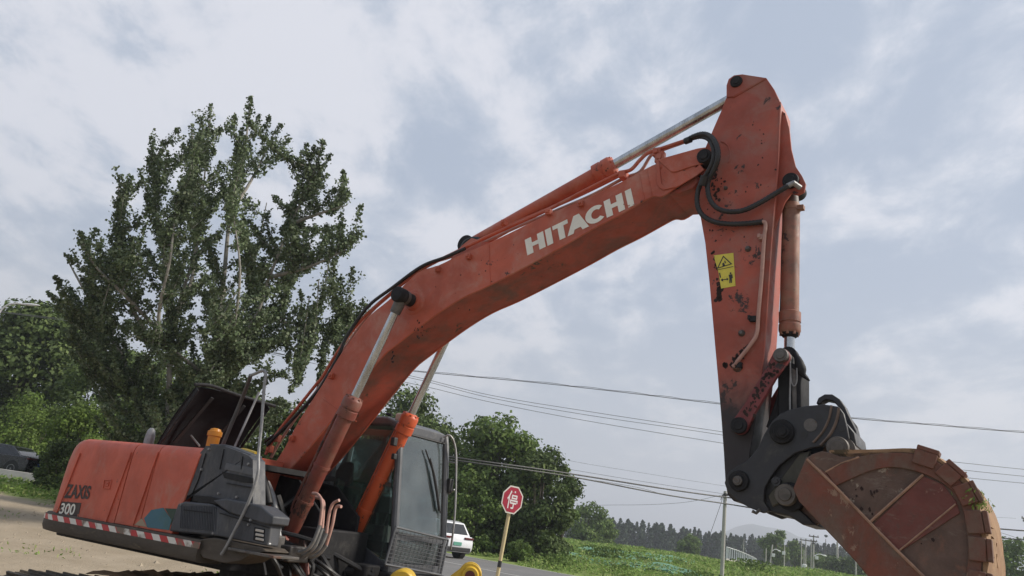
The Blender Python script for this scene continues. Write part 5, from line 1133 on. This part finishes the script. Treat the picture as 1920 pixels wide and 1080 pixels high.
# ================================================================ street things
# stop sign
def stop_sign():
    D = 18.0; C = wd(959,937,D); base = Vector((wd(926,1080,D).x-.28, D, 0)); base.z = hgt(base.x, D)-.03
    base = C + (wd(935,1080,D)-wd(958,955,D)).normalized()*((C.z-hgt(C.x,D))/((wd(958,955,D)-wd(935,1080,D)).normalized().z))
    root = empty('stop_sign', base, label='red octagonal stop sign with a white Chinese character on a leaning yellow and black pole', cat='road sign')
    ax = (C-base).normalized(); L = (C-base).length
    b = MB(); b.tube([(0,0,0), tuple((C-base)-ax*.02+Vector((0,.03,0)))], .042, 12); pole = b.build('pole', mat('sign_pole_yellow', (.60,.50,.27), .6, var=.15, vscale=2, rust=(.2,.12,.05), rust_amt=.25), root)
    for (y0, y1) in ((1052,1064),(1095,1110)):
        p0 = wd(940,y0,D); p1 = wd(938,y1,D); t0 = (p0-base).dot(ax); t1 = (p1-base).dot(ax); b = MB(); b.tube([ax*t0+Vector((0,.02*t0/L,0)), ax*t1+Vector((0,.02*t1/L,0))], .0445, 12); b.build('black_band', M_ink, pole)
    u = CR.copy(); u.y = 0.42; u.normalize(); u = (u-ax*u.dot(ax)).normalized(); nrm = u.cross(ax).normalized()   # faces -Y
    if nrm.y > 0: nrm = -nrm
    R = .325; c = C-base+nrm*.05
    def octo(r, s=.86): return [c+(u*cos(radians(22.5+45*k))*s+ax*sin(radians(22.5+45*k)))*r for k in range(8)]
    M_red = mat('sign_red', (.40,.022,.05), .45, var=.15, vscale=2)
    b = MB(); b.prism(octo(R,.84), -nrm*.012); pl = b.build('sign_plate', M_white, root, smooth=False)
    b = MB(); b.prism([q+nrm*.003 for q in octo(R*.90,.84)], -nrm*.002); b.build('red_face', M_red, pl, smooth=False)
    cu = bpy.data.curves.new('t','FONT'); cu.body = '停'; cu.offset = .012; ob = bpy.data.objects.new('t', cu); COL.objects.link(ob)
    dg = bpy.context.evaluated_depsgraph_get(); me = ob.evaluated_get(dg).to_mesh(); vs = [v.co.copy() for v in me.vertices]; fs = [tuple(p.vertices) for p in me.polygons]; ob.evaluated_get(dg).to_mesh_clear(); bpy.data.objects.remove(ob)
    print('glyph verts', len(vs))
    x0 = min(v.x for v in vs); x1 = max(v.x for v in vs); y0 = min(v.y for v in vs); y1 = max(v.y for v in vs)
    b = MB(); b.add([c+nrm*.006+u*((v.x-x0)/(x1-x0)-.5)*R*.98*.84+ax*((v.y-y0)/(y1-y0)-.5)*R*1.22 for v in vs], fs); b.build('character', mat('sign_white', (.75,.72,.70), .5), pl, smooth=False)
stop_sign()
# tall utility pole
UD = 52.0
ug = on_ground(1359, UD)
def straight_pole(pxb, pxt, yt, D, r0, r1, label, name='utility_pole', cat='utility pole', group=None, m=None):
    top_ = wd(pxt, yt, D); g_ = Vector((top_.x, D, hgt(top_.x, D)-.1)); root = empty(name, g_, label=label, cat=cat, group=group); b = MB(); b.tube([(0,0,0), (0,0,top_.z-g_.z)], [r0, r1], 12); b.build('pole', m or M_concrete, root); return root, top_-g_
up, ut = straight_pole(1360,1360,921, UD, .13, .11, 'tall pale concrete pole standing in the green field under the end of the arm')
b = MB(); b.box(ut+Vector((0,-.13,-.25)), (.16,.02,.05)); b.tube([ut+Vector((-.22,-.13,-.35)), ut+Vector((.15,-.13,-.2)), ut+Vector((.5,-.12,-.3))], .02, 6); b.tube(cr_spline([ut+Vector((-.3,-.1,-.6)), ut+Vector((-.22,-.13,-.3)), ut+Vector((0,-.15,-.15)), ut+Vector((.3,-.1,-.3))],4), .025, 6); b.build('cable_bracket', M_cable, up)
# cables
def cable(pts, D, r, label, m=None, group=None, twist=None):
    P = []
    for q in pts:
        d = q[2] if len(q) > 2 else D; P.append(wd(q[0], q[1], d))
    P = cr_spline(P, 8); b = MB(); o_ = P[0].copy(); b.tube([p-o_ for p in P], r, 5); ob = b.build('overhead_cable', m or M_cablegrey, None, label=label, cat='cable', group=group); ob.location = o_
    if twist:
        o2 = MB(); o2.tube([p-o_+Vector((0,0,twist*abs(sin(i*.9))+.02)) for i, p in enumerate(P)], r*.7, 5); o2.build('lashed_wire', m or M_cablegrey, ob)
    return ob
GC = 'overhead cables crossing behind the excavator'
cable([(-200,560),(300,625),(600,677),(785,697),(1000,717),(1180,737),(1345,757),(1595,784),(1750,797),(1920,811),(2100,822)], 48, .022, 'uppermost overhead cable, thick and lashed, from the boom past the arm to the right edge', group=GC, twist=.07)
cable([(300,600),(600,668),(785,708),(920,741),(1100,771),(1350,809),(1600,846),(1760,863),(1920,880),(2100,896)], 50, .016, 'second overhead cable from the top, thinner, running just above the third', group=GC)
cable([(300,606),(600,674),(785,712),(920,746),(1100,778),(1350,815),(1600,856),(1760,876),(1920,893),(2100,908)], 50, .016, 'third overhead cable from the top, close under the second', group=GC)
cable([(300,616),(600,684),(785,722),(920,754),(1100,789),(1355,831),(1600,870),(1760,890),(1920,906),(2100,920)], 50, .016, 'fourth overhead cable from the top, set off below the close pair', group=GC)
cable([(600,820,40),(862,859,41),(1000,878,43),(1100,893,46),(1250,917,49),(1358,932,51.8),(1450,943),(1700,972),(1868,991),(2000,1000)], 52, .045, 'upper of the two thick black low cables running to the concrete pole', M_cable, GC)
cable([(600,826,40),(862,864,41),(1000,883,43),(1100,899,46),(1250,928,49),(1358,944,51.8),(1450,958),(1700,990),(1868,1008),(2000,1018)], 52, .04, 'lower of the two thick black low cables running to the concrete pole', M_cable, GC)
cable([(1060,893,46),(1150,906,47),(1200,915,48),(1240,926,49)], 46, .012, 'short slack wire linking the two thick black low cables', M_cable, GC)
cable([(1000,848),(1080,866),(1200,886),(1358,911),(1440,922)], 53, .008, 'faint thin wire highest above the thick low cables', group=GC)
cable([(1000,868),(1080,882),(1200,902),(1358,926),(1440,936)], 53, .012, 'thin wire just above the thick low cables', group=GC)
cable([(1075,948,70),(1140,947,66),(1220,946,60),(1290,941,56),(1358,927,52)], 52, .012, 'thin wire coming level from the left field edge to the pole head', group=GC)
cable([(1358,925,52),(1348,955,52.5),(1330,1006,53)], 52, .015, 'stay wire slanting down to the left from the pole head', M_cable)
cable([(1700,955),(1800,968),(1870,970),(1905,972)], 60, .008, 'faint wire at the right edge ending at the crossarm', group=GC)
cable([(1840,988),(1890,1003),(1940,1020)], 56, .012, 'short slanting wire between the thick cables at the right edge', M_cable, GC)
# left street lamp: arched arm
def lamp_left():
    D = 30.0; g_ = on_ground(-40, D); root = empty('street_lamp', g_, label='white arched street lamp reaching in from the left edge of the picture', cat='street lamp')
    P = cr_spline([Vector((wd(-34,700,D).x,D,g_.z)), wd(-24,700,D), wd(-14,620,D), wd(-2,588,D), wd(12,573,D), wd(30,569,D), wd(48,571,D)],6); b = MB(); b.tube([p-g_ for p in P], .034, 10); b.build('mast', M_lampw, root)
    a_, c_ = wd(44,570,D)-g_, wd(74,572.5,D)-g_; b = MB(); b.tube([a_, a_.lerp(c_,.3), a_.lerp(c_,.8), c_], [.035,.05,.045,.015], 12); b.build('lamp_head', M_lampw, root)
lamp_left()
# far poles and street lamps
GP = 'distant poles beyond the field'
def far_pole(x, yb, yt, D, r, label, arms=(), lampx=None, dx=0, box=None, cat='utility pole', name='utility_pole'):
    root, t = straight_pole(x, x+dx, yt, D, r, r*.7, label, name=name, cat=cat, group=GP)
    s = D/FPX
    if dx: root.rotation_euler[1] = atan(dx*.9/(yb-yt))
    for (dy, hw) in arms: b = MB(); b.box(t+Vector((0,-.1,-dy*s)), (hw*s,.06,.09)); [b.cyl(t+Vector((e*hw*s*.85,-.1,-dy*s)), t+Vector((e*hw*s*.85,-.1,-dy*s+.3)), .06, 6) for e in (-1,0,1)]; b.build('crossarm', M_worn, root)
    if lampx:
        dy, ln = lampx; b = MB(); b.tube(cr_spline([t+Vector((0,0,-dy*s-.4)), t+Vector((ln*s*.4,0,-dy*s+.1)), t+Vector((ln*s*.8,0,-dy*s))],4), .07, 6); b.build('lamp_arm', M_lampw, root); b = MB(); b.tube([t+Vector((ln*s*.7,0,-dy*s)), t+Vector((ln*s*.9,0,-dy*s-.05)), t+Vector((ln*s,0,-dy*s-.1))], [.1,.17,.06], 8); b.build('lamp_head', M_lampw, root)
    if box: b = MB(); b.box(t+Vector((box[0]*s,-.2,-box[1]*s)), (.24,.2,.28)); b.build('control_box', M_lampw, root, bevel=.03)
    return root
far_pole(1436.5,1063,1028,140,.11,'short bare pole just left of the leftmost distant street lamp')
far_pole(1439,1064,1020,142,.14,'leftmost distant street lamp, its post leaning, lamp arm pointing right', dx=5, lampx=(8,16), box=(3,18), name='street_lamp', cat='street lamp')
far_pole(1471,1078,1022,145,.11,'slender distant pole with a small box, right of the leftmost street lamp', box=(-2,14))
far_pole(1393,1056,1010,160,.07,'thin grey mast behind the pale railings', dx=1)
far_pole(1503,1080,1012,150,.11,'bare distant pole left of the transformer')
far_pole(1511,1080,1010,152,.12,'distant pole with a wide crossarm carrying the drum transformer', arms=((3,11),))
far_pole(1507.5,1075,1031,149,.09,'short stick like pole between the two left poles of the pole cluster')
far_pole(1521,1068,1013,156,.10,'slim distant pole immediately left of the double crossarm lamp pole')
far_pole(1525.5,1085,1004,142,.16,'distant pole with two crossarms and a long lamp arm pointing right', arms=((2,9),(10,6),(14,3)), lampx=(32,24), box=(5,38))
far_pole(1570,1072,1016,150,.24,'thick pale distant pole between the lamp pole and the bucket')
far_pole(1604.5,1085,1051,120,.14,'pale pole just left of the bucket edge')
far_pole(1628,1085,1074,110,.12,'pole whose top alone shows beside the bucket edge')
pr = far_pole(1921,1040,972,120,.13,'distant pole with a crossarm at the right edge of the picture', arms=((0,6),(5,4)))
tp = wd(1508.5,1064,148); b = MB(); b.cyl(tp-Vector((0,0,.5)), tp+Vector((0,0,.5)), .42, 18); b.lathe(tp+Vector((0,0,.5)), tp+Vector((0,0,1)), [(0,.45),(.1,.2)], 18); b.build('transformer', M_lampw, None, label='pale drum transformer hanging between the clustered distant poles', cat='transformer')
# pale railings on the embankment
def railing():
    pts = [wd(x, y, D) for x, y, D in ((1362,1047,95),(1385,1051,105),(1405,1056,117),(1418,1060,128))]; o_ = pts[0].copy(); root = empty('railing', o_, label='pale stepped railings and ramp edge right of the concrete pole', cat='railing')
    P = cr_spline(pts, 6); b = MB()
    for i, p in enumerate(P): 
        h_ = .95*(1-.35*i/len(P))+.35
        q = MB(); q.box(p-o_+Vector((0,0,h_/2)), (.06,.06,h_/2)); q.build('post', M_lampw, root)
        if i: b.tube([P[i-1]-o_+Vector((0,0,h_)), p-o_+Vector((0,0,h_))], .05, 5)
    b.build('handrail', M_lampw, root); b = MB(); b.prism([p-o_ for p in P]+[p-o_+Vector((0,0,-.45)) for p in P[::-1]], (0,.4,0)); b.build('kerb_wall', M_concrete, root)
railing()
def bld(x0, x1, y0, y1, D, dep, label, m):
    a = wd(x0, y1, D); c = wd(x1, y0, D); g_ = Vector(((a.x+c.x)/2, D, 0)); g_.z = min(hgt(g_.x, D), a.z)-.3; root = empty('shed', g_, label=label, cat='building')
    w2 = (c.x-a.x)/2; h_ = c.z-g_.z; b = MB(); b.box((0,dep/2,h_/2),(w2,dep/2,h_/2)); b.build('wall', m, root); b = MB(); b.prism([(-w2-.15,-.2,h_),(w2+.15,-.2,h_),(w2+.15,-.2,h_+.12),(-w2-.15,-.2,h_+.3)], (0,dep+.4,0)); b.build('roof', M_concrete, root)
    b = MB(); b.box((w2*.2,-.02,h_*.35),(w2*.25,.03,h_*.35)); b.build('door', M_galv, root)
bld(1535,1548,1071,1085,128,4,'small pale shed by the distant street lamps, partly cut by the frame', M_lampw)
bld(1510,1524,1077,1090,125,4,'low grey shed left of the small pale shed', M_concrete)
# yellow lug of an attachment in the foreground
def yellow():
    D = 9.2; c = wd(874,1072,D); root = empty('yellow_bracket', Vector((c.x,D,hgt(c.x,D))), label='yellow steel attachment bracket with round eyes at the bottom edge below the cab', cat='attachment'); g_ = Vector(root.location)
    def lug(y, x0=845, cx=872, cy=1073, r=27, eye=(882,1070)):
        a = wd(x0-20,1100,D)-g_; q = wd(eye[0],eye[1]+4,D)-g_; R = .13; pts = [Vector((q.x-.34,0,.25)),Vector((q.x+.30,0,.25))]
        for k in range(11): an = radians(-20+k*18); pts.append(Vector((q.x+R*cos(an),0,q.z-.02+R*sin(an))))
        pts.append(Vector((q.x-.34,0,q.z-.18)))
        b = MB(); b.prism([p+Vector((0,y,0)) for p in pts], (0,.05,0)); pl = b.build('lug_plate', M_yel, root, bevel=.008)
        b = MB(); b.lathe((q.x,y-.035,q.z-.02),(q.x,y+1,q.z-.02),[(0,.085),(.03,.10),(.035,.10)],24); b.build('eye_ring', M_yel, pl)
        b = MB(); b.cyl((q.x,y-.04,q.z-.02),(q.x,y+.06,q.z-.02),.055,18); b.build('bushing', mat('rusty_bush', (.10,.02,.015), .6), pl)
    lug(-.20); lug(.18)
    b = MB(); b.box((-.4,0,.15),(1.2,.5,.15)); b.box((-.9,.0,.6),(.12,.25,.5)); b.build('frame', M_yel, root, bevel=.02)
    q = wd(757,1077,D)-g_; b = MB(); b.lathe((q.x,-.2,q.z-.08),(q.x,.25,q.z-.08),[(0,.12),(.02,.14),(.43,.14),(.45,.12)],24); b.bar((q.x,0,.2),(q.x,0,q.z-.1),.2,.1,up=(0,1,0)); b.build('rear_eye', M_yel, root)
yellow()
# concrete barrier at the left edge
b = MB(); 
c = on_ground(30, 37); b.prism([Vector((-2.4,-.2,0)),Vector((1.4,-.2,0)),Vector((1.3,-.08,.55)),Vector((-2.4,-.08,.6))],(0,.3,0)); o = b.build('concrete_barrier', M_concrete, None, bevel=.02, label='low weathered concrete block wall at the left roadside in front of the black car', cat='barrier'); o.location = c

# ---- cars
def car(name, loc, rz, paint, label, L=4.6, W=1.85, H=1.65, suv=True, plate_c=(.10,.30,.22)):
    """nose towards +x"""
    root = empty(name, loc, rz, label=label, cat='car'); h = H; l = L/2; w = W/2
    side = [(-l,.45),(-l-.02,.75),(-l+.06,1.0),(-l+.35,1.02),(l-1.25,1.0),(l-.35,.85),(l-.04,.70),(l,.45),(l-.1,.28),(-l+.1,.28)]
    rings = []
    for y, s, dz in ((-w,.93,-.04),(-w+.03,.965,-.01),(-w+.12,1,0),(w-.12,1,0),(w-.03,.965,-.01),(w,.93,-.04)):
        rings.append([Vector((x*(.985 if s < 1 else 1), y, .65+(z-.65)*s+dz*0)) for x, z in side])
    body = loft(rings, paint, 'body', root, bevel=.05, ang=40)
    gh = [(-l+.18,1.0),(-l+.55,h-.08),(-l+1.0,h),(l-2.2,h-.02),(l-1.9,h-.10),(l-1.15,.99)] if suv else [(-l+.55,.98),(-l+1.25,h-.05),(-l+1.7,h),(l-2.2,h-.02),(l-2.0,h-.07),(l-1.2,.97)]
    rg_ = []
    for y, zs in ((-w+.06,0),(-w+.24,1)): pass
    b = MB(); pts = []; n = len(gh)
    def yy(z): return w-.07-(z-1.0)*.30
    vs = [Vector((x,-yy(z),z)) for x,z in gh]+[Vector((x,yy(z),z)) for x,z in gh]
    b.add(vs, [tuple(range(n)), tuple(range(2*n-1,n-1,-1))]+[(i,i+n,(i+1)%n+n,(i+1)%n) for i in range(n)]); b.build('cabin', paint, root, bevel=.04)
    def inset(fx0, fx1, z0=1.04, z1=None):
        z1 = z1 or h-.12
    # side glass
    for s in (-1,1):
        zl, zh = 1.03, h-.13; xa0, xa1, xb0, xb1 = gh[0][0]+.32, gh[1][0]+.35, gh[-1][0]-.28, gh[-2][0]-.12
        q = [Vector((xa0,s*(yy(zl)+.012),zl)),Vector((xb0,s*(yy(zl)+.012),zl)),Vector((xb1,s*(yy(zh)+.012),zh)),Vector((xa1,s*(yy(zh)+.012),zh))]
        m1 = (.52,.55)
        for f0, f1 in ((0,.47),(.50,1)): 
            g = MB(); g.prism([q[0].lerp(q[1],f0),q[0].lerp(q[1],f1),q[3].lerp(q[2],f1),q[3].lerp(q[2],f0)], (0,-s*.015,0)); g.build('side_window', M_carglass, root)
    (xa,za),(xb,zb_) = gh[0],gh[1]; d = Vector((xb-xa,0,zb_-za)); g = MB(); o_ = Vector((-.012,0,.006)); q0 = Vector((xa,0,za))+d*.12+o_; q1 = Vector((xa,0,za))+d*.9+o_
    g.prism([q0+Vector((0,-yy(q0.z)+.12,0)),q0+Vector((0,yy(q0.z)-.12,0)),q1+Vector((0,yy(q1.z)-.1,0)),q1+Vector((0,-yy(q1.z)+.1,0))], (.01,0,0)); g.build('rear_window', M_carglass, root)
    (xa,za),(xb,zb_) = gh[-1],gh[-2]; d = Vector((xb-xa,0,zb_-za)); o_ = Vector((.012,0,.006)); q0 = Vector((xa,0,za))+d*.08+o_; q1 = Vector((xa,0,za))+d*.95+o_
    g = MB(); g.prism([q0+Vector((0,-yy(q0.z)+.12,0)),q0+Vector((0,yy(q0.z)-.12,0)),q1+Vector((0,yy(q1.z)-.1,0)),q1+Vector((0,-yy(q1.z)+.1,0))], (-.01,0,0)); g.build('windscreen', M_carglass, root)
    for x in (-l+.85, l-.9):
        for s in (-1,1):
            b = MB(); b.lathe((x,s*(w-.24),.34),(x,s*(w+.01),.34),[(0,.30),(.01,.34),(.22,.34),(.25,.31)],28); wh = b.build('wheel', M_rub, root)
            b = MB(); b.lathe((x,s*(w-.02),.34),(x,s*(w+1),.34),[(0,.22),(.035,.22),(.036,.19),(.02,.17),(.02,.05),(.045,.04)],24); b.build('rim', M_galv, wh)
            b = MB(); b.lathe((x,s*(w-.26),.36),(x,s*(w+.004),.36),[(0,.40),(.264,.40)],28); b.build('wheel_arch', M_rub, root)
    M_tail = mat('tail_lamp_red', (.10,.012,.014), .25)
    for s in (-1,1): b = MB(); b.box((-l+.02,s*(w-.28),.92),(.05,.24,.045)); b.box((-l+.16,s*(w-.02),.92),(.16,.02,.045)); b.build('tail_light', M_tail, body, bevel=.01)
    for s in (-1,1): b = MB(); b.box((l-.15,s*(w-.25),.74),(.12,.2,.06)); b.build('headlight', M_lens, body, bevel=.02)
    b = MB(); b.box((-l-.03,0,.66),(.01,.23,.075)); b.build('licence_plate', mat('plate_green', plate_c, .5), body)
    b = MB(); b.box((-l+.05,0,.42),(.07,w-.12,.10)); b.build('bumper', M_rub if suv else paint, body, bevel=.03)
    for s in (-1,1): b = MB(); b.box((l-1.35,s*(w+.07),1.05),(.07,.09,.06)); b.build('mirror', paint, body, bevel=.02)
    return root
M_cw = mat('white_car_paint', (.72,.73,.75), .25, coat=.5); M_cb = mat('black_car_paint', (.012,.013,.016), .25, coat=.5)
D = 37.5; hd = Vector((-.62,.78,0)).normalized(); pc_ = wd(852,1040,D); ca = atan2(hd.y, hd.x); cpos = Vector((pc_.x,D,0))+hd*2.2; cpos.z = hgt(cpos.x,cpos.y)+.03
car('parked_car', cpos, ca, M_cw, 'white car seen from behind, partly hidden by the cab grab rail, on the road')
D = 42; pc_ = wd(-8,888,D); cpos = Vector((pc_.x,D,hgt(pc_.x,D)+.03)); car('parked_car', cpos, radians(172), M_cb, 'black car at the left edge of the picture, half hidden by the light green bush', H=1.5, suv=False, plate_c=(.05,.1,.4))
# ================================================================ haze: the air between here and the hills
def haze():
    b = MB(); b.box((0,2500,124), (6300,4300,130)); 
    M = bpy.data.materials.new('haze_air'); M.use_nodes = True; t = M.node_tree; t.nodes.clear()
    o = t.nodes.new('ShaderNodeOutputMaterial'); v = t.nodes.new('ShaderNodeVolumePrincipled'); v.inputs['Density'].default_value = .00055; v.inputs['Color'].default_value = (.86,.91,1,1); v.inputs['Anisotropy'].default_value = .2
    t.links.new(v.outputs[0], o.inputs['Volume'])
    b.build('haze', M, smooth=False, kind='stuff', label='pale summer haze in the air over the fields', cat='haze')
haze()
